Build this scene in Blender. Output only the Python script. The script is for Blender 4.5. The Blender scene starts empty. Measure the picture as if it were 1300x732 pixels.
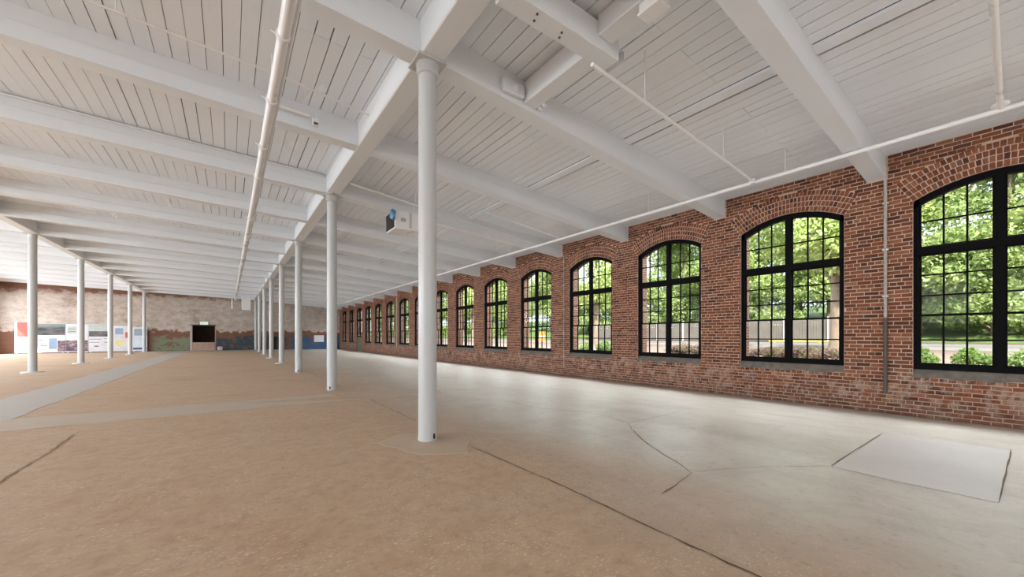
import bpy, math, random
import numpy as np
from mathutils import Vector, Matrix

random.seed(7)
rng = np.random.default_rng(7)
sc = bpy.context.scene
COL = sc.collection
R = math.radians

# ------------------------------------------------------------------ camera
F_PX, YAW, HORIZON, CAM_H = 488.16, R(36.3), 426.5, 1.392
cam = bpy.data.cameras.new('camera')
cam.sensor_width = 36.0
cam.lens = F_PX / 1300 * 36
cam.shift_y = (HORIZON - 366) / 1300
cam.clip_end = 600
camo = bpy.data.objects.new('camera', cam)
COL.objects.link(camo)
camo.location = (0, 0, CAM_H)
camo.rotation_euler = (R(90), 0, -YAW)
sc.camera = camo

# ------------------------------------------------------------------ sky, sun, added fill lamps, exposure
sc.view_settings.view_transform = 'Standard'
sc.view_settings.look = 'None'
sc.view_settings.gamma = 1
sc.view_settings.exposure = -0.46
sc.view_settings.use_curve_mapping = False
sc.cycles.use_denoising = True
sc.cycles.max_bounces = 10
sc.cycles.diffuse_bounces = 6
sc.cycles.transparent_max_bounces = 24
sc.cycles.sample_clamp_indirect = 6.0

world = bpy.data.worlds.new('sky')
sc.world = world
world.use_nodes = True
wn = world.node_tree
for n in list(wn.nodes):
    wn.nodes.remove(n)
_o = wn.nodes.new('ShaderNodeOutputWorld')
_b = wn.nodes.new('ShaderNodeBackground')
_t = wn.nodes.new('ShaderNodeTexCoord')
_s = wn.nodes.new('ShaderNodeSeparateXYZ')
_r = wn.nodes.new('ShaderNodeValToRGB')
_nz = wn.nodes.new('ShaderNodeTexNoise')
_nz.inputs['Scale'].default_value = 3.0
_nz.inputs['Detail'].default_value = 5
_r2 = wn.nodes.new('ShaderNodeValToRGB')
_m = wn.nodes.new('ShaderNodeMixRGB')
_r.color_ramp.elements[0].position = 0.0
_r.color_ramp.elements[0].color = (0.86, 0.92, 1.0, 1)
_r.color_ramp.elements[1].position = 0.7
_r.color_ramp.elements[1].color = (0.50, 0.68, 1.0, 1)
_r2.color_ramp.elements[0].position = 0.42
_r2.color_ramp.elements[1].position = 0.62
_m.inputs[2].default_value = (1, 1, 1, 1)
wn.links.new(_t.outputs['Generated'], _s.inputs[0])
wn.links.new(_s.outputs['Z'], _r.inputs[0])
wn.links.new(_t.outputs['Generated'], _nz.inputs['Vector'])
wn.links.new(_nz.outputs[0], _r2.inputs[0])
wn.links.new(_r2.outputs[0], _m.inputs[0])
wn.links.new(_r.outputs[0], _m.inputs[1])
wn.links.new(_m.outputs[0], _b.inputs[0])
_b.inputs[1].default_value = 2.4
wn.links.new(_b.outputs[0], _o.inputs[0])


def lamp(name, kind, loc, rot, energy, color=(1, 1, 1), sx=1, sy=1):
    l = bpy.data.lights.new(name, kind)
    l.energy = energy
    l.color = color
    if kind == 'AREA':
        l.shape = 'RECTANGLE'
        l.size, l.size_y = sx, sy
    o = bpy.data.objects.new(name, l)
    COL.objects.link(o)
    o.location = loc
    o.rotation_euler = rot
    return o


sun = lamp('sun', 'SUN', (0, 0, 40), (0, 0, 0), 18.0, (1.0, 0.95, 0.87))
sun.data.angle = R(2)
sun.rotation_euler = Vector((0.45, 0.50, -0.70)).to_track_quat('-Z', 'Y').to_euler()
# unseen fill lamps added outside the left and back openings in place of daylight
for i in range(4):
    lamp('left_window_daylight', 'AREA', (-15.7, 3 + 12.4 * i, 3.6), (0, R(-48), 0), 3000, (0.90, 0.96, 1.0), 3.6, 12.0)
for x in (-8.5, 0.0, 7.2):
    lamp('back_window_daylight', 'AREA', (x, -10.0, 4.2), (R(46), 0, 0), 400, (0.89, 0.96, 1.0), 5.4, 3.6)
# unseen lamp strip added high outside the right hand windows to boost skylight
lamp('window_skylight', 'AREA', (16.5, 22.5, 9.2), Vector((-1, 0, -0.95)).to_track_quat('-Z', 'Y').to_euler(), 32000, (0.93, 0.97, 1.0), 60.0, 4.0)

# ------------------------------------------------------------------ numbers of the building
XC, XL, XW, XLW = 2.15, -6.11, 10.27, -14.72    # column rows, right wall face, left wall face
Y0, BAY, YB, YF = 4.85, 3.0, -9.0, 47.7         # first column, beam pitch, back wall, far wall
BW, BH = 0.27, 0.44                             # beam width and height
WIN_W, WIN_SILL, WIN_SPRING, WIN_CROWN = 2.0, 0.78, 3.90, 4.18
ARCH_R = ((WIN_W / 2) ** 2 + (WIN_CROWN - WIN_SPRING) ** 2) / (2 * (WIN_CROWN - WIN_SPRING))
ARCH_Z = WIN_CROWN - ARCH_R


def zbot(x):                                    # underside of the beams: the roof falls towards the windows
    return 5.05 - 0.074 * (x - XC) if x > XC else 5.05 - 0.034 * (x - XC)


def zpl(x):
    return zbot(x) + BH


def zfl(x):                                     # the floor dips a little towards the windows
    return 0.0 if x < XC else -0.10 * (x - XC) / (XW - XC)


S_, C_ = math.sin(YAW), math.cos(YAW)


def proj(x, y, z):
    d = x * S_ + y * C_
    if d < 0.3:
        return None
    return 650 + F_PX * (x * C_ - y * S_) / d, HORIZON - F_PX * (z - CAM_H) / d, d


def ordinal(n):
    return ['first', 'second', 'third', 'fourth', 'fifth', 'sixth', 'seventh', 'eighth', 'ninth', 'tenth', 'eleventh', 'twelfth',
            'thirteenth', 'fourteenth', 'fifteenth', 'sixteenth', 'seventeenth', 'eighteenth', 'nineteenth', 'twentieth'][n]


# ------------------------------------------------------------------ object helpers
def tag(o, label=None, cat=None, group=None, kind=None):
    if label: o['label'] = label
    if cat: o['category'] = cat
    if group: o['group'] = group
    if kind: o['kind'] = kind
    return o


def link(o, parent=None):
    COL.objects.link(o)
    if parent is not None:
        o.parent = parent
    return o


def empty(name, loc=(0, 0, 0), label=None, cat=None, group=None, kind=None, parent=None):
    o = bpy.data.objects.new(name, None)
    o.empty_display_size = 0.2
    link(o, parent)
    o.location = loc
    return tag(o, label, cat, group, kind)


def copy_tree(o, parent=None):
    c = o.copy()
    link(c, parent)
    for ch in o.children:
        copy_tree(ch, c)
    return c


class MB:
    def __init__(self):
        self.v, self.f, self.smooth = [], [], []

    def add(self, vs, fs, smooth=False):
        b = len(self.v)
        self.v.extend([tuple(map(float, p)) for p in vs])
        self.f.extend([tuple(i + b for i in f) for f in fs])
        self.smooth.extend([smooth] * len(fs))
        return self

    def hexa(self, p):                          # eight corners: bottom ring then top ring, both anticlockwise from above
        return self.add(p, [(3, 2, 1, 0), (4, 5, 6, 7), (0, 1, 5, 4), (1, 2, 6, 5), (2, 3, 7, 6), (3, 0, 4, 7)])

    def box(self, x0, x1, y0, y1, z0, z1):
        return self.hexa([(x0, y0, z0), (x1, y0, z0), (x1, y1, z0), (x0, y1, z0), (x0, y0, z1), (x1, y0, z1), (x1, y1, z1), (x0, y1, z1)])

    def bevbox(self, x0, x1, y0, y1, z0, z1, b=0.01):
        rings = []
        for (i, z) in ((b, z0), (0, z0 + b), (0, z1 - b), (b, z1)):
            r = []
            for (sx, sy) in ((0, 0), (1, 0), (1, 1), (0, 1)):
                for q in ((0, 1), (1, 0)) if (sx, sy) in ((0, 0), (1, 1)) else ((1, 0), (0, 1)):
                    ox, oy = i + b * q[0], i + b * q[1]
                    r.append((x1 - ox if sx else x0 + ox, y1 - oy if sy else y0 + oy, z))
            rings.append(r)
        vs = [p for r in rings for p in r]
        fs = [tuple(range(7, -1, -1)), tuple(range(24, 32))]
        for k in range(3):
            for j in range(8):
                fs.append((k * 8 + j, k * 8 + (j + 1) % 8, k * 8 + 8 + (j + 1) % 8, k * 8 + 8 + j))
        return self.add(vs, fs)

    def tube(self, pts, r, n=10, smooth=True):
        pts = [Vector(p) for p in pts]
        rs = r if isinstance(r, (list, tuple)) else [r] * len(pts)
        vs, fs = [], []
        t0 = (pts[-1] - pts[0]).normalized()
        up = Vector((0, 0, 1)) if abs(t0.z) < 0.9 else Vector((0, 1, 0))
        for i, p in enumerate(pts):
            t = (pts[min(i + 1, len(pts) - 1)] - pts[max(i - 1, 0)]).normalized()
            a = t.cross(up).normalized()
            b = a.cross(t)
            for k in range(n):
                w = 2 * math.pi * k / n
                vs.append(p + (a * math.cos(w) + b * math.sin(w)) * rs[i])
        for i in range(len(pts) - 1):
            for k in range(n):
                fs.append((i * n + k, i * n + (k + 1) % n, (i + 1) * n + (k + 1) % n, (i + 1) * n + k))
        self.add(vs, fs, smooth)
        e = (len(pts) - 1) * n
        return self.add(vs[:n] + vs[e:], [tuple(range(n - 1, -1, -1)), tuple(range(n, 2 * n))])

    def lathe(self, prof, n=24, c=(0, 0)):      # profile of (radius, height)
        vs, fs = [], []
        for (r, z) in prof:
            for k in range(n):
                w = 2 * math.pi * k / n
                vs.append((c[0] + r * math.cos(w), c[1] + r * math.sin(w), z))
        for i in range(len(prof) - 1):
            for k in range(n):
                fs.append((i * n + k, i * n + (k + 1) % n, (i + 1) * n + (k + 1) % n, (i + 1) * n + k))
        self.add(vs, fs, True)
        e = (len(prof) - 1) * n
        self.add(vs[:n], [tuple(range(n - 1, -1, -1))])
        return self.add(vs[e:], [tuple(range(n))])

    def poly_slab(self, pts, z0, z1):           # flat outline in x, y
        n = len(pts)
        vs = [(p[0], p[1], z0 + (p[2] if len(p) > 2 else 0)) for p in pts] + [(p[0], p[1], z1 + (p[2] if len(p) > 2 else 0)) for p in pts]
        fs = [tuple(range(n - 1, -1, -1)), tuple(range(n, 2 * n))] + [(i, (i + 1) % n, n + (i + 1) % n, n + i) for i in range(n)]
        return self.add(vs, fs)

    def mesh(self, name, mats):
        me = bpy.data.meshes.new(name)
        me.from_pydata(self.v, [], self.f)
        for m in (mats if isinstance(mats, (list, tuple)) else [mats]):
            me.materials.append(m)
        me.polygons.foreach_set('use_smooth', self.smooth)
        me.update()
        return me

    def build(self, name, mats, parent=None, loc=(0, 0, 0)):
        o = bpy.data.objects.new(name, self.mesh(name, mats))
        link(o, parent)
        o.location = loc
        return o


def np_mesh(name, V, Q, mat):                   # quads only, numpy in
    me = bpy.data.meshes.new(name)
    V = np.ascontiguousarray(V, np.float32).reshape(-1, 3)
    Q = np.ascontiguousarray(Q, np.int32).reshape(-1, 4)
    me.vertices.add(len(V))
    me.vertices.foreach_set('co', V.ravel())
    me.loops.add(Q.size)
    me.loops.foreach_set('vertex_index', Q.ravel())
    me.polygons.add(len(Q))
    me.polygons.foreach_set('loop_start', np.arange(0, Q.size, 4, dtype=np.int32))
    me.update(calc_edges=True)
    me.materials.append(mat)
    return me


# ------------------------------------------------------------------ material helpers
class NT:
    def __init__(self, name):
        self.m = bpy.data.materials.new(name)
        self.m.use_nodes = True
        self.t = self.m.node_tree
        self.p = self.t.nodes['Principled BSDF']
        self.out = self.t.nodes['Material Output']

    def n(self, kind, **inp):
        nd = self.t.nodes.new('ShaderNode' + kind)
        for k, v in inp.items():
            if k in ('operation', 'blend_type', 'data_type', 'feature', 'interpolation_type', 'noise_dimensions', 'clamp'):
                setattr(nd, k, v)
                continue
            key = int(k[1:]) if k[0] == 'i' and k[1:].isdigit() else k.replace('_', ' ')
            self.set(nd.inputs[key], v)
        return nd

    def set(self, sock, v):
        if isinstance(v, bpy.types.NodeSocket):
            self.t.links.new(v, sock)
        elif isinstance(v, (tuple, list)) and len(v) == 3 and sock.type == 'RGBA':
            sock.default_value = (*v, 1)
        else:
            sock.default_value = v

    def math(self, op, a, b=0.0, c=None):
        nd = self.n('Math', operation=op, i0=a, i1=b)
        if c is not None: self.set(nd.inputs[2], c)
        return nd.outputs[0]

    def mix(self, fac, a, b, blend='MIX'):
        return self.n('MixRGB', blend_type=blend, i0=fac, i1=a, i2=b).outputs[0]

    def noise(self, vec, scale, detail=4, rough=0.55, dist=0.0):
        return self.n('TexNoise', Vector=vec, Scale=scale, Detail=detail, Roughness=rough, Distortion=dist).outputs[0]

    def ramp(self, fac, stops):
        nd = self.n('ValToRGB', i0=fac)
        el = nd.color_ramp.elements
        while len(el) < len(stops): el.new(0.5)
        for e, (pos, col) in zip(el, stops):
            e.position = pos
            e.color = (*col, 1) if isinstance(col, (tuple, list)) else (col, col, col, 1)
        return nd.outputs[0]

    def step(self, v, lo, hi):                  # smooth 0..1 between lo and hi
        nd = self.n('MapRange', Value=v)
        nd.interpolation_type = 'SMOOTHSTEP'
        nd.inputs['From Min'].default_value = lo
        nd.inputs['From Max'].default_value = hi
        return nd.outputs[0]

    def pos(self):
        return self.n('NewGeometry').outputs['Position']

    def scaled(self, vec, s):
        return self.n('Mapping', Vector=vec, Scale=s).outputs[0]

    def bump(self, h, strength=0.3, dist=0.01):
        b = self.n('Bump', Strength=strength, Distance=dist, Height=h)
        self.t.links.new(b.outputs[0], self.p.inputs['Normal'])

    def base(self, col=None, rough=None, spec=None, metal=None):
        if col is not None: self.set(self.p.inputs['Base Color'], col)
        if rough is not None: self.set(self.p.inputs['Roughness'], rough)
        if spec is not None: self.set(self.p.inputs['Specular IOR Level'], spec)
        if metal is not None: self.set(self.p.inputs['Metallic'], metal)
        return self.m


def plain(name, col, rough=0.5, metal=0.0, vary=0.06, scale=6.0):
    t = NT(name)
    n = t.noise(t.pos(), scale)
    d = tuple(c * (1 - vary * 2) for c in col)
    return t.base(t.mix(n, d, tuple(min(1, c * (1 + vary)) for c in col)), rough, metal=metal)


def island_random(t):
    a = t.n('NewGeometry').outputs['Random Per Island']
    b = t.n('ObjectInfo').outputs['Random']
    return t.math('FRACT', t.math('ADD', a, b))


def m_paint(name, col, rough=0.42, vary=0.10, stretch=(1, 1, 1), warm=(1.0, 0.97, 0.95)):
    t = NT(name)
    p = t.pos()
    big = t.noise(t.scaled(p, stretch), 1.3, 5, 0.6)
    fine = t.noise(t.scaled(p, stretch), 22, 3, 0.6)
    r = island_random(t)
    c1 = tuple(c * (1 - vary) for c in col)
    c = t.mix(big, c1, col)
    c = t.mix(t.math('MULTIPLY', r, 0.6), c, tuple(a * b for a, b in zip(col, warm)))
    c = t.mix(t.math('MULTIPLY', t.step(fine, 0.60, 0.78), 0.20), c, tuple(x * 0.72 for x in col))
    t.bump(t.math('ADD', fine, big), 0.25, 0.006)
    return t.base(c, t.math('ADD', rough - 0.06, t.math('MULTIPLY', big, 0.14)), 0.45)


M = {}
M['plank'] = m_paint('white_painted_planks', (0.82, 0.87, 0.92), 0.24, 0.07, (1, 0.12, 1), (1.0, 0.965, 0.955))
M['timber'] = m_paint('white_painted_timber', (0.76, 0.80, 0.835), 0.42, 0.08, (0.25, 1, 1))
M['girder'] = m_paint('white_painted_girder', (0.76, 0.80, 0.835), 0.42, 0.08, (1, 0.25, 1))
M['column'] = m_paint('white_painted_iron', (0.53, 0.545, 0.55), 0.30, 0.04)
M['pipe'] = m_paint('white_painted_pipe', (0.80, 0.80, 0.80), 0.28, 0.04)
M['roof'] = plain('dark_roof_boards', (0.035, 0.030, 0.027), 0.9)
M['black'] = plain('black_window_metal', (0.004, 0.004, 0.004), 0.6)
M['black'].node_tree.nodes['Principled BSDF'].inputs['Specular IOR Level'].default_value = 0.06
M['hole'] = plain('dark_hole', (0.012, 0.010, 0.010), 0.8)
M['steel'] = plain('galvanised_steel', (0.55, 0.55, 0.56), 0.4, 0.6)
M['darkpipe'] = plain('dark_conduit', (0.085, 0.065, 0.055), 0.5)
M['sill'] = plain('concrete_sill', (0.19, 0.165, 0.14), 0.95, vary=0.35, scale=9)
M['palepaint'] = plain('chalky_pale_paint', (0.48, 0.44, 0.40), 0.7, vary=0.3, scale=14)
M['white'] = plain('white_sheet', (0.82, 0.82, 0.83), 0.55)
M['wood'] = plain('raw_plywood', (0.50, 0.33, 0.25), 0.7, vary=0.15, scale=3)
M['darkwood'] = plain('dark_boards', (0.10, 0.055, 0.038), 0.8, vary=0.3, scale=2)
M['green_door'] = plain('green_painted_boards', (0.13, 0.15, 0.10), 0.6, vary=0.2)

# mortar and brick
t = NT('mortar')
p = t.pos()
sep = t.n('SeparateXYZ', i0=p)
n1 = t.noise(p, 1.1, 5)
n2 = t.noise(p, 30, 3)
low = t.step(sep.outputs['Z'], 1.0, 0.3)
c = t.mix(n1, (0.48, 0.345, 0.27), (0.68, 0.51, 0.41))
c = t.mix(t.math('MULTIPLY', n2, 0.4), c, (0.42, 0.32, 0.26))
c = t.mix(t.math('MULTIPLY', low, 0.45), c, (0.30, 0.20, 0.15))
t.bump(n2, 0.5, 0.01)
M['mortar'] = t.base(c, 0.9, 0.2)

t = NT('old_red_brick')
p = t.pos()
sep = t.n('SeparateXYZ', i0=p)
r = island_random(t)
c = t.ramp(r, [(0.0, (0.062, 0.026, 0.017)), (0.16, (0.13, 0.046, 0.025)), (0.45, (0.19, 0.066, 0.033)), (0.78, (0.245, 0.090, 0.043)),
               (0.94, (0.29, 0.130, 0.072)), (1.0, (0.12, 0.062, 0.046))])
n1 = t.noise(p, 26, 4, 0.65)
n2 = t.noise(p, 0.9, 5, 0.6)
n3 = t.noise(p, 5.5, 5, 0.7, 0.4)
c = t.mix(1.0, c, (1.0, 0.93, 0.88), 'MULTIPLY')
c = t.mix(t.math('MULTIPLY', t.step(n1, 0.42, 0.72), 0.55), c, (0.12, 0.045, 0.028))
c = t.mix(t.math('MULTIPLY', t.step(n2, 0.55, 0.75), 0.14), c, (0.40, 0.27, 0.20))
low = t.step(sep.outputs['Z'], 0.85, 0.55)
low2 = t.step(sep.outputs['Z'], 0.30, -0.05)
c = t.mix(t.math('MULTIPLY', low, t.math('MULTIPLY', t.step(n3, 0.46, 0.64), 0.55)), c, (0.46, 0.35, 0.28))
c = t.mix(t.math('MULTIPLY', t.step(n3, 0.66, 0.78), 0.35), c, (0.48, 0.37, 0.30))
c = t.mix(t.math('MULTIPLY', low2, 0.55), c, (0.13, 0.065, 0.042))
t.bump(n1, 0.6, 0.006)
M['brick'] = t.base(c, 0.85, 0.25)

# brick skin of the window reveals and outside faces: many courses too thin to tell apart through the glass
t = NT('reveal_brick')
p = t.pos()
sep = t.n('SeparateXYZ', i0=p)
vec = t.n('CombineXYZ', i0=t.math('ADD', sep.outputs['X'], sep.outputs['Y']), i1=sep.outputs['Z'], i2=0.0).outputs[0]
bt = t.n('TexBrick', Vector=vec, Color1=(0.19, 0.085, 0.052), Color2=(0.14, 0.055, 0.034), Mortar=(0.30, 0.23, 0.18), Scale=1.0)
bt.inputs['Mortar Size'].default_value = 0.008
bt.inputs['Brick Width'].default_value = 0.215
bt.inputs['Row Height'].default_value = 0.075
M['reveal'] = t.base(bt.outputs['Color'], 0.85, 0.25)

# far wall: old brick, lime wash and bands of old paint
t = NT('far_wall_old_paint')
p = t.pos()
sep = t.n('SeparateXYZ', i0=p)
X, Z = sep.outputs['X'], sep.outputs['Z']
vec = t.n('CombineXYZ', i0=X, i1=Z, i2=0.0).outputs[0]
bt = t.n('TexBrick', Vector=vec, Color1=(0.27, 0.12, 0.075), Color2=(0.18, 0.075, 0.046), Mortar=(0.33, 0.25, 0.20), Scale=1.0)
bt.inputs['Mortar Size'].default_value = 0.010
bt.inputs['Brick Width'].default_value = 0.215
bt.inputs['Row Height'].default_value = 0.075
na = t.noise(t.scaled(p, (0.8, 1, 1.1)), 0.75, 8, 0.68, 0.3)
nb = t.noise(t.scaled(p, (1.0, 1, 1.4)), 1.7, 7, 0.68)
nc = t.noise(p, 9, 4, 0.6)
c = bt.outputs['Color']
brown = t.mix(na, (0.09, 0.045, 0.03), (0.25, 0.115, 0.065))
c = t.mix(0.60, c, brown)
zj = t.math('ADD', Z, t.math('MULTIPLY', t.math('SUBTRACT', nb, 0.5), 1.9))
wash = t.math('MULTIPLY', t.step(zj, 1.75, 2.0), t.step(zj, 5.25, 4.75))
wash = t.math('MULTIPLY', wash, t.step(t.math('ADD', na, t.math('MULTIPLY', nc, 0.25)), 0.42, 0.60))
washc = t.mix(t.math('ADD', t.math('MULTIPLY', t.step(nb, 0.3, 0.7), 0.55), t.math('MULTIPLY', t.noise(t.scaled(p, (0.9, 1, 3.5)), 3.2, 6, 0.7), 0.45)), (0.36, 0.29, 0.24), (0.72, 0.66, 0.60))
c = t.mix(t.math('ADD', t.math('MULTIPLY', wash, 0.34), t.math('MULTIPLY', t.math('MULTIPLY', t.step(zj, 1.75, 2.0), t.step(zj, 5.3, 4.8)), 0.56)), c, washc)
zp = t.math('ADD', Z, t.math('MULTIPLY', t.math('SUBTRACT', na, 0.5), 2.2))
band = t.step(zp, 1.45, 1.25)
for (x0, x1, col, k) in ((-5.6, -3.0, (0.21, 0.27, 0.18), 0.8), (-1.2, 5.0, (0.045, 0.085, 0.105), 0.92), (5.4, 10.4, (0.035, 0.115, 0.235), 0.95)):
    mk = t.math('MULTIPLY', t.step(X, x0 - 0.3, x0 + 0.3), t.step(X, x1 + 0.3, x1 - 0.3))
    mk = t.math('MULTIPLY', mk, t.math('MULTIPLY', band, t.math('MULTIPLY', t.step(nb, 0.40, 0.50), k)))
    c = t.mix(mk, c, col)
t.bump(t.math('ADD', bt.outputs['Fac'], nc), 0.4, 0.01)
M['farwall'] = t.base(c, 0.85, 0.25)

# worn concrete floor
t = NT('worn_concrete')
p = t.pos()
sep = t.n('SeparateXYZ', i0=p)
X, Y = sep.outputs['X'], sep.outputs['Y']
n1 = t.noise(p, 0.42, 6, 0.6, 0.3)
n2 = t.noise(p, 2.1, 6, 0.65)
n3 = t.noise(p, 16, 4, 0.7)
n4 = t.noise(p, 60, 3, 0.7)
n5 = t.noise(t.scaled(p, (0.7, 1.1, 1)), 1.1, 8, 0.7, 0.6)
n6 = t.noise(p, 7.0, 8, 0.75)
n8 = t.noise(t.scaled(p, (1.2, 0.5, 1)), 1.3, 9, 0.72, 1.6)
xs = t.math('ADD', X, t.math('MULTIPLY', t.math('SUBTRACT', n1, 0.5), 3.2))
right = t.step(xs, 1.6, 4.6)
brown = t.mix(n2, (0.47, 0.315, 0.20), (0.56, 0.415, 0.29))
rust = t.step(n1, 0.50, 0.66)
brown = t.mix(t.math('MULTIPLY', rust, 0.50), brown, (0.42, 0.245, 0.135))
tan = t.step(n5, 0.50, 0.66)
brown = t.mix(t.math('MULTIPLY', tan, 0.30), brown, (0.47, 0.38, 0.29))
brown = t.mix(t.math('MULTIPLY', t.step(n6, 0.40, 0.70), 0.40), brown, (0.27, 0.185, 0.125))
grey = t.mix(n2, (0.47, 0.405, 0.34), (0.58, 0.52, 0.455))
grey = t.mix(t.math('MULTIPLY', t.step(n5, 0.48, 0.64), 0.40), grey, (0.34, 0.30, 0.25))
grey = t.mix(t.math('MULTIPLY', t.step(xs, 4.8, 8.0), 0.7), grey, t.mix(n2, (0.52, 0.465, 0.40), (0.63, 0.575, 0.51)))  # paler towards the windows: their light painted into the concrete colour
grey = t.mix(t.math('MULTIPLY', t.step(n8, 0.46, 0.66), 0.42), grey, (0.36, 0.315, 0.265))
grey = t.mix(t.math('MULTIPLY', t.step(n8, 0.46, 0.32), 0.35), grey, (0.66, 0.60, 0.52))
c = t.mix(right, brown, grey)
c = t.mix(t.math('MULTIPLY', t.step(n3, 0.54, 0.70), 0.50), c, t.mix(0.55, c, (0.20, 0.13, 0.085)))
c = t.mix(t.math('MULTIPLY', t.step(n4, 0.56, 0.70), 0.30), c, t.mix(0.6, c, (0.16, 0.11, 0.08)))
n7 = t.noise(t.scaled(p, (1, 2.2, 1)), 26, 3, 0.6)
rough_zone = t.math('SUBTRACT', 1.0, right)
flk = t.math('MULTIPLY', t.step(n7, 0.57, 0.66), t.math('MULTIPLY', t.step(n2, 0.40, 0.58), 0.85))
c = t.mix(t.math('MULTIPLY', flk, rough_zone), c, (0.68, 0.58, 0.48))
wall_foot = t.step(X, 10.0, 10.27)  # darker brown along the foot of the window wall
c = t.mix(t.math('MULTIPLY', wall_foot, 0.6), c, (0.26, 0.19, 0.13))
ro = t.math('ADD', t.math('MULTIPLY', right, -0.33), t.math('ADD', 0.60, t.math('MULTIPLY', n2, 0.18)))
t.bump(t.math('ADD', t.math('MULTIPLY', n4, 0.5), n3), 0.25, 0.006)
M['floor'] = t.base(c, ro, 0.5)


def m_patch(name, a, b, rough):
    t = NT(name)
    p = t.pos()
    n = t.noise(p, 1.8, 6, 0.65)
    n4 = t.noise(p, 45, 3, 0.7)
    c = t.mix(n, a, b)
    c = t.mix(t.math('MULTIPLY', t.step(n4, 0.6, 0.75), 0.3), c, tuple(x * 0.7 for x in a))
    t.bump(n4, 0.2, 0.005)
    return t.base(c, rough, 0.5)


M['path'] = m_patch('grey_screed', (0.40, 0.375, 0.35), (0.49, 0.465, 0.435), 0.5)
M['strip'] = m_patch('tan_screed', (0.44, 0.35, 0.265), (0.53, 0.445, 0.36), 0.5)
M['slab'] = m_patch('pale_slab', (0.40, 0.355, 0.325), (0.52, 0.47, 0.43), 0.45)
M['pad'] = m_patch('tan_mortar_pad', (0.44, 0.335, 0.24), (0.53, 0.42, 0.315), 0.6)
M['crack'] = plain('crack_dirt', (0.13, 0.085, 0.055), 0.95, vary=0.3, scale=20)

# glass
t = NT('window_glass')
tr = t.n('BsdfTransparent', Color=(0.93, 0.95, 0.94))
gl = t.n('BsdfGlossy', Roughness=0.02, Color=(1, 1, 1))
fr = t.n('Fresnel', IOR=1.12)
back = t.n('NewGeometry').outputs['Backfacing']
fac = t.math('MULTIPLY', fr.outputs[0], t.math('SUBTRACT', 1.0, back))
mx = t.n('MixShader', i0=fac, i1=tr.outputs[0], i2=gl.outputs[0])
t.t.links.new(mx.outputs[0], t.out.inputs['Surface'])
M['glass'] = t.m


def m_leaf(name, stops):
    t = NT(name)
    r = island_random(t)
    n = t.noise(t.pos(), 0.55, 3)
    c = t.ramp(t.math('ADD', t.math('MULTIPLY', r, 0.55), t.math('MULTIPLY', t.step(n, 0.3, 0.7), 0.45)), stops)
    d = t.n('BsdfDiffuse', Color=c)
    tl = t.n('BsdfTranslucent', Color=t.mix(0.5, c, (0.30, 0.42, 0.04)))
    mx = t.n('MixShader', i0=0.34, i1=d.outputs[0], i2=tl.outputs[0])
    t.t.links.new(mx.outputs[0], t.out.inputs['Surface'])
    return t.m


M['leaf_a'] = m_leaf('fresh_leaves', [(0.0, (0.22, 0.31, 0.11)), (0.5, (0.44, 0.53, 0.20)), (1.0, (0.62, 0.67, 0.34))])
M['leaf_b'] = m_leaf('green_leaves', [(0.0, (0.16, 0.23, 0.09)), (0.5, (0.36, 0.45, 0.18)), (1.0, (0.55, 0.61, 0.30))])
M['leaf_c'] = m_leaf('pale_shrub_leaves', [(0.0, (0.07, 0.12, 0.04)), (0.55, (0.20, 0.28, 0.11)), (1.0, (0.55, 0.58, 0.42))])
M['leaf_p'] = m_leaf('purple_shrub_leaves', [(0.0, (0.07, 0.035, 0.045)), (0.6, (0.16, 0.085, 0.105)), (1.0, (0.30, 0.21, 0.22))])
M['bark'] = plain('bark', (0.24, 0.18, 0.13), 0.9, vary=0.25, scale=5)
M['fence'] = plain('weathered_fence', (0.20, 0.175, 0.155), 0.85, vary=0.2, scale=2)
M['road'] = plain('asphalt', (0.17, 0.167, 0.165), 0.9, vary=0.08, scale=2)
M['mulch'] = plain('mulch', (0.15, 0.10, 0.078), 0.95, vary=0.3, scale=5)
M['grass'] = plain('grass_bank', (0.13, 0.19, 0.05), 0.95, vary=0.3, scale=2.5)
M['kerb'] = plain('pale_kerb', (0.30, 0.285, 0.265), 0.85)
M['yellow'] = plain('yellow_rail', (0.75, 0.60, 0.06), 0.5)
M['orange'] = plain('orange_plastic', (0.85, 0.22, 0.03), 0.5)
M['blue'] = plain('blue_plastic', (0.10, 0.27, 0.45), 0.4, vary=0.35, scale=16)

# ------------------------------------------------------------------ floor
b = MB()
xs_ = [XLW - 0.4, XC, XW + 0.55]
for i in range(2):
    x0, x1 = xs_[i], xs_[i + 1]
    a0, a1 = zfl(x0), zfl(x1)
    b.hexa([(x0, YB - 0.4, -0.5), (x1, YB - 0.4, -0.5), (x1, YF + 3.5, -0.5), (x0, YF + 3.5, -0.5),
            (x0, YB - 0.4, a0), (x1, YB - 0.4, a1), (x1, YF + 3.5, a1), (x0, YF + 3.5, a0)])
floor = tag(b.build('floor', M['floor']), 'worn concrete floor, brown and dusty towards the columns and pale by the windows', 'floor', kind='structure')


def patch(name, pts, mat, h=0.004, wob=0.03, seg=0.35):
    out = []
    n = len(pts)
    for i in range(n):
        a, c = Vector(pts[i]), Vector(pts[(i + 1) % n])
        k = max(1, int((c - a).length / seg))
        for j in range(k):
            q = a.lerp(c, j / k)
            out.append((q.x + random.uniform(-wob, wob), q.y + random.uniform(-wob, wob)))
    out = [(x, y, zfl(x)) for x, y in out]
    return MB().poly_slab(out, -0.01, h).build(name, mat, floor)


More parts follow.
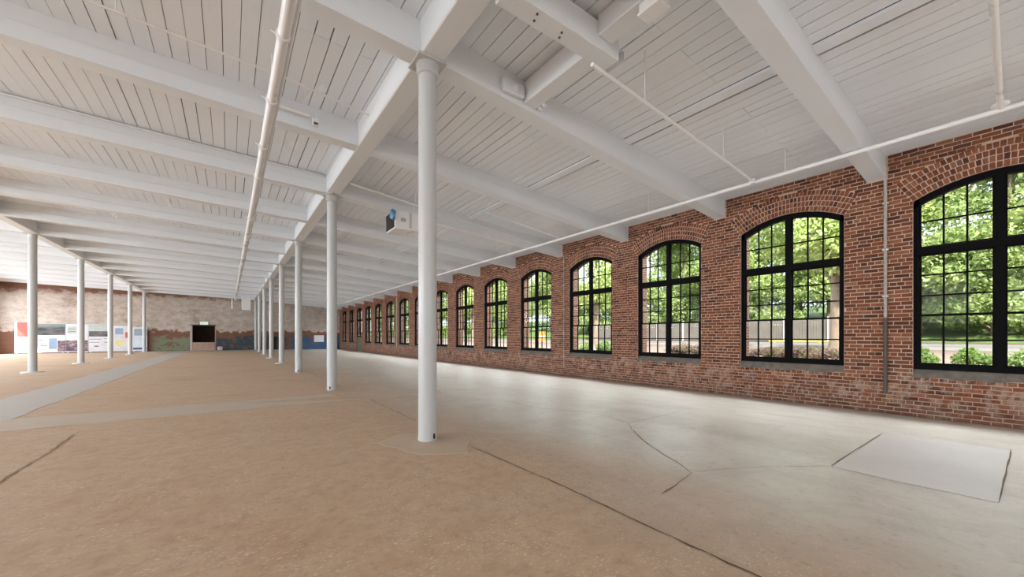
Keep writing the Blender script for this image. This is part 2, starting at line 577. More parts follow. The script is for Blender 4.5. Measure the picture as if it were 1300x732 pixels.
patch('concrete_patch', [(5.33, 0.19), (8.12, 0.19), (7.95, 1.36), (5.33, 1.33)], M['slab'], wob=0.012)
patch('screed_path', [(-4.05, 9.9), (-2.95, 9.9), (-2.9, 47.6), (-3.95, 47.6)], M['path'], wob=0.03)
patch('screed_strip', [(-9.5, 8.95), (4.3, 8.85), (4.6, 9.9), (2.0, 10.05), (-9.5, 10.25)], M['strip'], 0.0055, wob=0.05)
patch('screed_strip', [(-6.2, 44.9), (2.0, 44.4), (9.8, 44.0), (9.8, 47.6), (-6.2, 47.6)], M['path'], 0.0035, wob=0.08)
patch('mortar_pad', [(1.55, 5.1), (1.9, 5.35), (2.35, 5.1), (2.62, 4.5), (2.28, 4.02), (1.8, 4.3)], M['pad'], 0.003, wob=0.03, seg=0.2)


def crack(pts, w, name='crack', seg=0.12, wob=0.010):
    path = []
    for i in range(len(pts) - 1):
        a, c = Vector(pts[i]), Vector(pts[i + 1])
        k = max(2, int((c - a).length / seg))
        for j in range(k):
            path.append(a.lerp(c, j / k))
    path.append(Vector(pts[-1]))
    vs, fs = [], []
    for i, q in enumerate(path):
        d = (path[min(i + 1, len(path) - 1)] - path[max(i - 1, 0)]).normalized()
        nrm = Vector((-d.y, d.x))
        q = q + nrm * random.uniform(-wob, wob)
        ww = w * random.uniform(0.35, 1.2) * (0.5 if i in (0, len(path) - 1) else 1)
        for s in (-1, 1):
            r_ = q + nrm * ww * 0.5 * s
            vs.append((r_.x, r_.y, zfl(r_.x) + 0.0055))
        if i:
            fs.append((2 * i - 2, 2 * i, 2 * i + 1, 2 * i - 1))
    return MB().add(vs, fs).build(name, M['crack'], floor)


crack([(2.47, -1.5), (2.47, 1.0), (2.50, 2.7), (2.46, 4.3)], 0.016, 'floor_joint')
crack([(2.47, 5.6), (2.5, 8.7)], 0.012, 'floor_joint')
crack([(2.47, 11.4), (2.5, 22.0)], 0.015, 'floor_joint')
crack([(5.36, 5.14), (5.44, 4.55), (5.27, 3.97), (4.96, 3.65), (4.52, 3.13), (4.27, 2.77), (4.03, 2.35), (3.84, 2.11), (3.5, 2.03), (3.08, 1.96)], 0.012)
crack([(5.27, 3.97), (6.04, 3.99), (7.04, 4.04)], 0.010)
crack([(4.35, 7.75), (4.94, 6.72), (4.9, 5.9), (5.36, 5.14)], 0.012)
crack([(5.33, 0.185), (8.12, 0.185)], 0.014, seg=0.3, wob=0.004)
crack([(5.33, 1.335), (7.95, 1.365)], 0.013, seg=0.3, wob=0.005)
crack([(5.33, 1.3), (5.27, 0.8), (5.3, 0.19)], 0.010)
crack([(5.33, 1.33), (4.7, 1.75), (3.9, 2.1)], 0.008)
o = crack([(-1.76, 5.6), (-1.77, 6.3), (-1.74, 7.0), (-1.78, 8.1)], 0.022)
o.data.materials[0] = plain('rusty_crack_dirt', (0.33, 0.20, 0.115), 0.95, vary=0.3, scale=20)

# ------------------------------------------------------------------ ceiling: roof deck and planks
b = MB()
for (x0, x1) in ((XLW - 0.4, XC), (XC, XW + 0.6)):
    a0, a1 = zpl(x0) + 0.045, zpl(x1) + 0.045
    b.hexa([(x0, YB - 0.4, a0), (x1, YB - 0.4, a1), (x1, YF + 0.4, a1), (x0, YF + 0.4, a0),
            (x0, YB - 0.4, a0 + 0.15), (x1, YB - 0.4, a1 + 0.15), (x1, YF + 0.4, a1 + 0.15), (x0, YF + 0.4, a0 + 0.15)])
ceiling = tag(b.build('ceiling', M['roof']), 'white painted plank ceiling falling gently towards the windows', 'ceiling', kind='structure')

edges = []
x = XLW + 0.02
while x < XW - 0.02:
    w = 0.2 + random.uniform(-0.008, 0.008)
    edges.append((x, min(x + w, XW + 0.05)))
    x += w
    if 6.30 < x < 6.50:
        x += 0.075                              # the open slot beside the dropped batten
planks = []
for (x0, x1) in edges:
    y = YB + random.choice([0, 3, 6]) - 6.0 + 2.85 + 6.0 * 0
    tone = 0
    while y < YF:
        y1 = min(y + random.choice([6.0, 6.0, 9.0]), YF + 0.05)
        ya = max(y, YB)
        if y1 > ya + 0.2:
            gap = random.choice([0.005, 0.006, 0.008, 0.010, 0.013, 0.018])
            drop = random.uniform(0, 0.007)
            if 6.05 < x0 < 6.35 and x1 > 6.25:
                drop = 0.045
            planks.append((x0 + gap / 2, x1 - gap / 2, ya + 0.002, y1 - 0.002, drop))
        y = y1


def plank_area(pk):
    x0, x1, ya, y1, d = pk
    best = 0
    tot = 0.0
    ys = np.linspace(ya, y1, 9)
    for i in range(8):
        ym = (ys[i] + ys[i + 1]) / 2
        q = proj((x0 + x1) / 2, ym, zpl(x0))
        if q is None or not (-20 < q[0] < 1320 and -20 < q[1] < 740): continue
        a, c, e = proj(x0, ym, zpl(x0)), proj(x1, ym, zpl(x1)), proj(x0, ys[i + 1], zpl(x0))
        f_ = proj(x0, ys[i], zpl(x0))
        if None in (a, c, e, f_): continue
        tot += abs((c[0] - a[0]) * (e[1] - f_[1]) - (c[1] - a[1]) * (e[0] - f_[0]))
    return tot * (0.3 if x0 < XL else 1)


planks.sort(key=plank_area, reverse=True)
unit_plank = MB().box(-0.5, 0.5, -0.5, 0.5, 0, 0.04).mesh('ceiling_plank', M['plank'])
for (x0, x1, ya, y1, d) in planks[:300]:
    o = bpy.data.objects.new('ceiling_plank', unit_plank)
    link(o, ceiling)
    xm = (x0 + x1) / 2
    o.location = (xm, (ya + y1) / 2, zpl(xm) - d)
    o.scale = (x1 - x0, y1 - ya, 1)
    o.rotation_euler = (0, math.atan(0.074 if xm > XC else 0.034), 0)
b = MB()
for (x0, x1, ya, y1, d) in planks[300:]:
    a0, a1 = zpl(x0) - d, zpl(x1) - d
    b.hexa([(x0, ya, a0), (x1, ya, a1), (x1, y1, a1), (x0, y1, a0), (x0, ya, a0 + .04), (x1, ya, a1 + .04), (x1, y1, a1 + .04), (x0, y1, a0 + .04)])
tag(b.build('farther_planks', M['plank'], ceiling), kind='stuff')

# ------------------------------------------------------------------ beams, girders, columns
NB = 18
beam_y = [Y0 - 6 + BAY * k for k in range(-2, 17)]


def beam_proto(x0, x1, name='ceiling_beam'):
    root = empty(name)
    for part, a, c, w in (('lower_timber', 0.0, 0.225, BW), ('upper_timber', 0.232, BH + 0.02, BW - 0.024)):
        h = w / 2
        MB().hexa([(x0, -h, zbot(x0) + a), (x1, -h, zbot(x1) + a), (x1, h, zbot(x1) + a), (x0, h, zbot(x0) + a),
                   (x0, -h, zbot(x0) + c), (x1, -h, zbot(x1) + c), (x1, h, zbot(x1) + c), (x0, h, zbot(x0) + c)]).build(part, M['timber'], root)
    return root


protos = {'right': beam_proto(XC + 0.15, XW + 0.22), 'middle': beam_proto(XL + 0.15, XC - 0.15), 'left': beam_proto(XLW - 0.1, XL - 0.15)}
where = {'right': 'between the column girder and the window wall', 'middle': 'between the two rows of columns', 'left': 'in the bright bay beyond the far columns'}
first = {k: True for k in protos}
cnt = {k: 0 for k in protos}
for y in beam_y:
    for side in ('right', 'middle', 'left'):
        if y < {'right': -2, 'middle': 0, 'left': 9}[side]: continue
        lo = {'right': 1.0, 'middle': 3.0, 'left': 12.0}[side]
        vis = y > lo
        o = protos[side] if first[side] else copy_tree(protos[side])
        first[side] = False
        o.location = (0, y, 0)
        if vis:
            lab = 'white timber beam %s, %s from the camera' % (where[side], ordinal(cnt[side]))
            cnt[side] += 1
        else:
            lab = 'white timber beam %s, out of the picture' % where[side]
        tag(o, lab, 'beam', 'ceiling beams ' + where[side], 'thing')


def girder(xg, y0, y1, label, grp):
    z = zbot(xg)
    h = 0.155
    b = MB()
    b.bevbox(xg - h, xg + h, y0 + 0.004, y1 - 0.004, z, z + BH + 0.012, 0.012)
    return tag(b.build('girder', M['girder']), label, 'girder', grp, 'thing')


for row, xg in (('right', XC), ('left', XL)):
    nm = 'the nearer row of columns' if row == 'right' else 'the far left row of columns'
    i = 0
    for k in range(-1 if row == 'right' else 1, 8):
        ya, yb = Y0 + 6 * k, Y0 + 6 * k + 6
        ya, yb = max(ya, YB), min(yb, YF)
        if row == 'left' and k < 1: lab = 'white girder over %s, span out of the picture' % nm
        elif k < -1: lab = 'white girder over %s, span behind the camera' % nm
        else:
            lab = 'white girder span over %s, %s from the camera' % (nm, ordinal(i))
            i += 1
        girder(xg, ya, yb, lab, 'girders over ' + nm)


def column_proto(zt, flange, ck=1.0):
    root = empty('column')
    r = 0.122
    b = MB().lathe([(r * 1.02, -0.02), (r * 1.02, 0.03), (r, 0.05), (r, 2.0), (r * 0.97, zt - 0.16), (r * 0.97, zt - 0.14)], 28)
    b.build('shaft', M['column'], root)
    b = MB().lathe([(r * 0.96, zt - 0.17), (r * 1.16 * ck, zt - 0.165), (r * 1.20 * ck, zt - 0.14), (r * 1.20 * ck, zt - 0.05), (r * 1.28 * ck, zt - 0.035), (r * 1.28 * ck, zt - 0.02)], 28)
    b.build('collar', M['column'], root)
    MB().bevbox(-0.2, 0.2, -0.19, 0.19, zt - 0.03, zt + 0.003, 0.006).build('cap_plate', M['column'], root)
    if flange:
        MB().lathe([(0.30, -0.01), (0.30, 0.018), (0.16, 0.03), (0.13, 0.05)], 28).build('base_flange', M['column'], root)
    else:
        a = R(-95)
        cx, cy = r * 1.0 * math.cos(a), r * 1.0 * math.sin(a)
        hb = MB()
        hb.lathe([(0.010, 0.0), (0.016, 0.01), (0.016, 0.055), (0.008, 0.07)], 10, (0, 0))
        h = hb.build('weep_hole', M['hole'], root, (r * math.cos(R(-70)), r * math.sin(R(-70)), 0.03))
    return root


cp = {'plain': column_proto(zbot(XC), False), 'flange': column_proto(zbot(XC), True, 0.88), 'left': column_proto(zbot(XL), True, 0.86)}
used = set()


def put_column(kind, x, y, label, grp, rz=0.0):
    o = cp[kind] if kind not in used else copy_tree(cp[kind])
    used.add(kind)
    o.location = (x, y, 0)
    o.rotation_euler = (0, 0, rz)
    tag(o, label, 'column', grp, 'thing')


for k in range(8):
    put_column('plain' if k in (0, 1, 2) else 'flange', XC, Y0 + 6 * k,
               'slim white iron column, nearest of all, in the centre of the floor' if k == 0 else
               'slim white iron column, %s in the row running back from the nearest column' % ordinal(k), 'white columns of the nearer row',
               (0, R(-55), R(-30))[k] if k < 3 else 0)
for k in range(2, 8):
    y = Y0 + 6 * k
    if k < 3: lab = 'white iron column of the left row, outside the picture to the left'
    else: lab = 'white iron column with round base flange, %s from the left in the far left row' % ordinal(k - 3)
    put_column('left', XL, y, lab, 'white columns of the far left row')

# small timber framing of the old hatch
root = empty('hatch_header', (0, 0, 0), 'short white header timber with iron strap end, framing the old ceiling hatch near the girder', 'beam', kind='thing')
MB().bevbox(XC + 0.155, 4.08, 3.20, 3.45, 4.965, 5.30, 0.01).build('timber', M['timber'], root)
MB().bevbox(4.08, 4.13, 3.16, 3.49, 4.955, 5.08, 0.008).build('end_bracket', M['steel'], root)
for (yy, xx) in ((3.27, 2.75), (3.36, 2.78), (3.3, 3.15), (3.37, 3.18)):
    MB().lathe([(0.014, 4.955), (0.014, 4.97)], 10, (xx, yy)).build('bolt', M['darkpipe'], root)
root = empty('hatch_trimmer', (0, 0, 0), 'short white trimmer timber running from the header to the first full beam', 'beam', kind='thing')
MB().bevbox(3.68, 3.93, 3.452, Y0 - BW / 2, 5.0, 5.34, 0.01).build('timber', M['timber'], root)
for yy in (4.5, 4.6):
    MB().bevbox(3.93, 3.99, yy, yy + 0.06, 4.97, 5.03, 0.006).build('bracket', M['timber'], root)
MB().bevbox(3.66, 3.92, Y0 - 3 + BW / 2, 3.198, 5.10, 5.36, 0.01).build('timber_tail', M['timber'], root)
root = empty('ceiling_box', (3.78, 2.50, 4.98), 'white metal box hanging from the ceiling boards near the top edge of the picture', 'box')
MB().bevbox(-0.09, 0.09, -0.13, 0.13, 0.0, 0.5, 0.008).build('casing', M['pipe'], root)
MB().bevbox(-0.10, 0.10, -0.14, 0.14, -0.012, 0.018, 0.004).build('lip', M['pipe'], root)
root = empty('joint_block', (3.38, Y0 - BW / 2 - 0.05, 5.03), 'whitewashed block with a round boss in the corner of beam and trimmer', 'block')
MB().bevbox(-0.13, 0.27, -0.04, 0.05, 0.0, 0.20, 0.02).build('block', M['timber'], root)
o = MB().lathe([(0.06, 0), (0.06, 0.03), (0.03, 0.05)], 16).build('boss', M['timber'], root, (0.07, -0.035, 0.10))
o.rotation_euler = (R(90), 0, 0)

# ------------------------------------------------------------------ pipes and fittings under the ceiling
def zpipe(x): return zbot(x) - 0.045


root = empty('sprinkler_main', (0.5, YB, 4.86), 'thick white pipe with hanger rings running away under the beams, left of the girder', 'pipe', kind='thing')
MB().tube([(0, 0, 0), (0.0, 20, 0.01), (-0.08, YF - YB - 1.2, 0.04)], 0.062, 16).build('main_pipe', M['pipe'], root)
MB().tube([(0.10, 0, 0.045), (0.09, 20, 0.05), (0.02, YF - YB - 1.4, 0.08)], 0.020, 8).build('side_conduit', M['pipe'], root)
for yy in (5.15, 6.65, 8.35, 10.0, 13.7, 16.7, 19.7, 22.7, 25.7, 28.7, 31.7, 34.7, 37.7, 40.7, 43.7):
    MB().lathe([(0.064, -0.03), (0.076, -0.028), (0.076, 0.028), (0.064, 0.03)], 16).build('coupling', M['pipe'], root, (0, yy - YB, 0.005)).rotation_euler = (R(90), 0, 0)
    MB().tube([(0, yy - YB, 0.07), (0, yy - YB, zpl(0.5) - 4.86)], 0.008, 6).build('hanger_rod', M['pipe'], root)
    MB().tube([(-0.075, yy - YB + 0.05, 0.03), (-0.12, yy - YB + 0.05, 0.05)], 0.013, 6).build('clip', M['pipe'], root)
MB().tube([(-0.30, 44 - YB, -0.95), (-0.30, 44 - YB, -0.02)], 0.06, 10).build('end_drop', M['pipe'], root)

XP = 8.62
root = empty('wall_side_pipe', (0, 0, 0), 'thin white pipe running under the beam ends along the whole window wall', 'pipe', kind='thing')
MB().tube([(XP, YB + 0.5, zpipe(XP)), (XP, YF - 0.4, zpipe(XP))], 0.036, 12).build('pipe_run', M['pipe'], root)
for k in range(0, 16):
    yy = Y0 - 4.5 + BAY * k
    MB().tube([(XP, yy - 0.5, zpipe(XP)), (XP, yy - 0.5, zpl(XP))], 0.007, 6).build('hanger_rod', M['pipe'], root)
MB().tube([(XP - 0.02, 1.0, zpipe(XP)), (XP + 0.02, 1.0, zpipe(XP))], 0.03, 8).build('tee', M['pipe'], root)


def branch(pts, r, label, heads=()):
    root = empty('branch_pipe', (0, 0, 0), label, 'pipe', 'thin branch pipes', 'thing')
    MB().tube(pts, r, 10).build('pipe_run', M['pipe'], root)
    for (hx, hy, hz, up) in heads:
        MB().tube([(hx, hy, hz), (hx, hy, up)], 0.008, 6).build('hanger_rod', M['pipe'], root)
    return root


zb = zpipe(XP) + 0.02
r1 = branch([(3.45, 3.10, 4.60), (6.0, 3.27, 4.60), (XP, 3.41, zb)], 0.024, 'thin white branch pipe crossing the first bay above the second window from the right',
            [(4.6, 3.18, 4.6, zpl(4.6)), (7.2, 3.34, 4.58, zpl(7.2))])
MB().lathe([(0.045, -0.05), (0.05, -0.03), (0.05, 0.03), (0.04, 0.045)], 12).build('end_fitting', M['pipe'], r1, (XP - 0.05, 3.41, zb))
r2 = branch([(3.2, 0.20, 4.60), (6.0, 0.24, 4.60), (XP, 0.285, zb)], 0.030, 'white branch pipe at the top right corner of the picture',
            [(7.5, 0.27, 4.58, zpl(7.5))])
MB().lathe([(0.05, -0.03), (0.085, -0.02), (0.085, 0.02), (0.05, 0.03)], 14).build('end_flange', M['pipe'], r2, (XP - 0.06, 0.285, zb + 0.03))
branch([(-4.0, 6.3, 5.30), (-0.05, 6.62, 5.28), (0.65, 6.70, 5.29), (1.99, 6.98, 5.30)], 0.018, 'thin white pipe crossing under the planks beside the nearest girder',
       [(-1.1, 6.54, 5.3, zpl(-1.1))])
branch([(-5.9, Y0 + 6 - BW / 2 - 0.02, zbot(-5.9) + 0.40), (1.99, Y0 + 6 - BW / 2 - 0.02, zbot(1.99) + 0.40)], 0.02,
       'thin white conduit along the top of the second full beam left of the girder')
branch([(XC + 0.16, 9.6, 5.0), (5.0, 9.9, 4.83), (XP, 10.2, zb)], 0.02, 'thin white branch pipe crossing behind the nearest column',
       [(4.0, 9.8, 4.88, zpl(4.0))])
branch([(5.6, 8.9, 4.78), (7.0, 9.0, 4.68), (XP, 9.1, zb)], 0.022, 'short white branch pipe joining the wall pipe above the third window from the right')

root = empty('conduit_fitting', (1.23, 7.62 - 0.04, 5.12), 'white conduit with a small socket box on the side of a beam near the girder', 'electrical box')
MB().bevbox(-0.05, 0.05, -0.05, 0.02, 0.0, 0.12, 0.006).build('socket_box', M['pipe'], root)
MB().bevbox(-0.035, 0.035, -0.056, -0.05, 0.01, 0.05, 0.002).build('socket_plate', M['darkpipe'], root)
MB().tube([(-0.72, -0.02, 0.17), (-0.1, -0.02, 0.145)], 0.032, 10).build('conduit_sleeve', M['pipe'], root)
MB().tube([(0.0, -0.01, 0.12), (0.0, -0.01, 0.26)], 0.012, 8).build('conduit_riser', M['pipe'], root)

# suspended unit with the blue bag
root = empty('heater_unit', (3.55, 10.10, 4.28), 'white suspended unit under a beam with a black open end face', 'heater')
MB().bevbox(0.0, 0.78, 0.0, 0.72, 0.0, 0.50, 0.015).build('casing', M['pipe'], root)
MB().bevbox(-0.012, 0.004, 0.04, 0.68, 0.03, 0.47, 0.003).build('black_end_grille', M['hole'], root)
MB().bevbox(0.40, 0.46, -0.012, 0.004, 0.05, 0.47, 0.003).build('control_strip', M['steel'], root)
MB().bevbox(0.16, 0.30, -0.010, 0.004, 0.20, 0.30, 0.003).build('label_plate', M['path'], root)
for xx in (0.1, 0.68):
    MB().tube([(xx, 0.36, 0.5), (xx, 0.36, zpl(3.9) - 4.28)], 0.01, 6).build('hanger_rod', M['pipe'], root)
b = MB()
vs, fs = [], []
nu, nv = 14, 10
for i in range(nv + 1):
    for j in range(nu):
        a = math.pi * i / nv
        w = 2 * math.pi * j / nu
        k = 1 + 0.22 * math.sin(3 * w + i) + 0.12 * math.cos(5 * w - 2 * i)
        vs.append((0.06 * math.sin(a) * math.cos(w) * k, 0.13 * math.sin(a) * math.sin(w) * k + 0.03 * math.cos(a), 0.15 * math.cos(a) + 0.02 * math.sin(4 * w) * math.sin(a)))
for i in range(nv):
    for j in range(nu):
        fs.append((i * nu + j, i * nu + (j + 1) % nu, (i + 1) * nu + (j + 1) % nu, (i + 1) * nu + j))
b.add(vs, fs, True)
tag(b.build('blue_bag', M['blue'], None, (3.50, 10.14, 4.64)), 'crumpled blue plastic wrap stuck on the black end of the hanging unit', 'bag')

root = empty('hanging_panel', (1.22, 42.35, 3.76), 'white box hanging from the ceiling in front of the far wall', 'heater')
MB().bevbox(-0.33, 0.33, -0.2, 0.2, 0.0, 1.3, 0.02).build('casing', M['white'], root)
MB().tube([(0, 0, 1.3), (0, 0, zpl(1.3) - 3.72)], 0.03, 8).build('hanger_rod', M['pipe'], root)

# ------------------------------------------------------------------ right wall: core with arched openings, bricks, windows
KW = list(range(-2, 16))
DOORK = 13


def wc(k): return Y0 - 4.5 + BAY * k


XO = XW + 0.48                                   # outer face
b = MB()
NA = 18
prev = YB - 0.4
ztop = zpl(XW) + 0.1
for k in KW:
    yc = wc(k)
    ya, yb_ = yc - WIN_W / 2, yc + WIN_W / 2
    b.box(XW, XO, prev, ya, -0.5, ztop)          # pier
    prev = yb_
    if k != DOORK:
        b.box(XW, XO, ya, yb_, -0.5, WIN_SILL - 0.13)
    for i in range(NA):
        u0, u1 = -1 + 2 * i / NA, -1 + 2 * (i + 1) / NA
        q = []
        for u in (u0, u1):
            y = yc + u * WIN_W / 2
            q.append((y, ARCH_Z + math.sqrt(ARCH_R ** 2 - (u * WIN_W / 2) ** 2)))
        b.hexa([(XW, q[0][0], q[0][1]), (XO, q[0][0], q[0][1]), (XO, q[1][0], q[1][1]), (XW, q[1][0], q[1][1]),
                (XW, q[0][0], ztop), (XO, q[0][0], ztop), (XO, q[1][0], ztop), (XW, q[1][0], ztop)])
b.box(XW, XO, prev, YF + 0.4, -0.5, ztop)
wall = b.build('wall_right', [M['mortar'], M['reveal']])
tag(wall, 'old red brick wall with arched black windows and pale mortar', 'wall', kind='structure')
me = wall.data
for pl_ in me.polygons:
    if pl_.normal.x > -0.5:
        pl_.material_index = 1

# brick template: back ring, shoulder ring, chamfered face ring
TB = np.array([(0, sy, sz) for sy, sz in ((-1, -1), (1, -1), (1, 1), (-1, 1))], float)
TQ = [(8, 11, 10, 9)]
for a in (0, 4):
    for j in range(4):
        TQ.append((a + j, a + 4 + j, a + 4 + (j + 1) % 4, a + (j + 1) % 4))
TQ = np.array(TQ)


def brick_verts(N, hy, hz, ang, proud):
    ch = 0.006
    V = np.zeros((N, 12, 3))
    jit = rng.uniform(-0.0035, 0.0035, (N, 4, 2))
    for j in range(4):
        ys = TB[j, 1] * hy + jit[:, j, 0]
        zs = TB[j, 2] * hz + jit[:, j, 1]
        for ring, xx, dd in ((0, 0.015, 0), (1, -(proud - 0.005), 0), (2, -proud, ch)):
            V[:, ring * 4 + j, 0] = xx
            V[:, ring * 4 + j, 1] = ys - TB[j, 1] * dd
            V[:, ring * 4 + j, 2] = zs - TB[j, 2] * dd
    ca, sa = np.cos(ang)[:, None], np.sin(ang)[:, None]
    y, z = V[:, :, 1].copy(), V[:, :, 2].copy()
    V[:, :, 1] = y * ca - z * sa
    V[:, :, 2] = y * sa + z * ca
    return V


RING, NR = 0.112, 4
RO = ARCH_R + RING * NR
ALPHA = math.asin(WIN_W / 2 / ARCH_R)
ZE = ARCH_Z + RO * math.cos(ALPHA)


def hole_half(z):                                # half width of opening plus arch ring at height z
    if z < WIN_SILL - 0.13: return 0
    if z < WIN_SPRING: return WIN_W / 2
    if z < ZE: return (z - ARCH_Z) * math.tan(ALPHA)
    if z < ARCH_Z + RO: return math.sqrt(RO ** 2 - (z - ARCH_Z) ** 2)
    return 0


rows = []                                        # yc, zc, half y, half z, standard?
PZ = 0.0745
nrow = int((zpl(XW) + 0.15) / PZ)
YS = -3.0
for i in range(nrow):
    z0 = -0.11 + i * PZ
    zc = z0 + PZ / 2
    if zc > zpl(XW) - 0.005: break
    header = (i % 6 == 3)
    L = 0.1075 if header else 0.215
    cuts = []
    for k in KW:
        h = hole_half(zc)
        if k == DOORK and zc < WIN_SPRING: h = WIN_W / 2
        if h > 0: cuts.append((wc(k) - h, wc(k) + h))
    for yb_ in beam_y:                           # beam pockets
        if zc > zbot(XW) - 0.02: cuts.append((yb_ - BW / 2 - 0.02, yb_ + BW / 2 + 0.02))
    cuts.sort()
    spans, cur = [], YS
    for (a, c) in cuts:
        if c < YS: continue
        if a > cur: spans.append((cur, a))
        cur = max(cur, c)
    spans.append((cur, YF))
    off = random.uniform(0, 0.02) + (0.1075 if i % 2 else 0) + (0.05 if header else 0)
    for (a, c) in spans:
        y = YS + math.floor((a - YS) / L) * L - off
        while y < c:
            p0, p1 = max(y, a), min(y + L, c)
            if p1 - p0 > 0.03:
                std = abs((p1 - p0) - L) < 1e-6
                rows.append(((p0 + p1) / 2, zc, (p1 - p0) / 2 - random.uniform(0.005, 0.008), PZ / 2 - random.uniform(0.006, 0.0085), ('H' if header else 'S') if std else 'C'))
            y += L
arch = []
for k in KW:
    if wc(k) < YS + 1: continue
    for j in range(NR):
        rm = ARCH_R + RING * (j + 0.5)
        n = int(round(2 * ALPHA * rm / 0.074))
        for i in range(n):
            a = -ALPHA + 2 * ALPHA * (i + 0.5) / n
            arch.append((wc(k) + rm * math.sin(a), ARCH_Z + rm * math.cos(a), ALPHA * rm / n - 0.007, RING / 2 - 0.0075, -a))


def brick_area(y, z, hy, hz):
    q = proj(XW, y, z)
    if q is None or not (0 < q[0] < 1300 and 0 < q[1] < 732): return 0
    a, c = proj(XW, y - hy, z), proj(XW, y + hy, z)
    return abs(a[0] - c[0]) * F_PX * 2 * hz / q[2]


def place_bricks(items, nm, rest):
    items = sorted(items, key=lambda q: -brick_area(*q[:4]))
    shared = {}
    for it in items[:300]:
        key = it[4] if it[4] in ('S', 'H') else None
        var = (key, random.randrange(5))
        if key and var in shared:
            me = shared[var]
        else:
            ang = np.zeros(1)
            V = brick_verts(1, np.array([it[2]]), np.array([it[3]]), ang, np.array([random.uniform(0.007, 0.013)]))
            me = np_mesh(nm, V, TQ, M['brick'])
            if key: shared[var] = me
        o = bpy.data.objects.new(nm, me)
        link(o, wall)
        o.location = (XW, it[0], it[1])
        if nm == 'arch_brick': o.rotation_euler = (it[4], 0, 0)
    rs = items[300:]
    A = np.array([q[:4] for q in rs])
    ang = np.array([q[4] if nm == 'arch_brick' else 0.0 for q in rs])
    V = brick_verts(len(rs), A[:, 2], A[:, 3], ang, rng.uniform(0.006, 0.014, len(rs)))
    V += np.stack([np.full(len(rs), XW), A[:, 0], A[:, 1]], 1)[:, None, :]
    Q = TQ[None] + (np.arange(len(rs)) * 12)[:, None, None]
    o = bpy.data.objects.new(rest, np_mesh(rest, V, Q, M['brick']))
    link(o, wall)
    tag(o, kind='stuff')


place_bricks(rows, 'brick', 'brick_courses')
place_bricks(arch, 'arch_brick', 'arch_courses')

# windows
WX0, WX1 = XW + 0.05, XW + 0.15                  # frame depth
FR, MU, TRH = 0.072, 0.108, 0.13
TZ = 2.96                                        # transom centre
MEET = 1.76                                      # meeting rail


def arch_z(y, inset=0.0):
    return ARCH_Z + math.sqrt(max(0, (ARCH_R - inset) ** 2 - y * y))


def arched_panel(b, y0, y1, z0, inset, x0, x1, n=8):   # panel whose head follows the arch
    for i in range(n):
        ya, yb_ = y0 + (y1 - y0) * i / n, y0 + (y1 - y0) * (i + 1) / n
        za, zc = arch_z(ya, inset), arch_z(yb_, inset)
        b.hexa([(x0, ya, z0), (x1, ya, z0), (x1, yb_, z0), (x0, yb_, z0), (x0, ya, za), (x1, ya, za), (x1, yb_, zc), (x0, yb_, zc)])


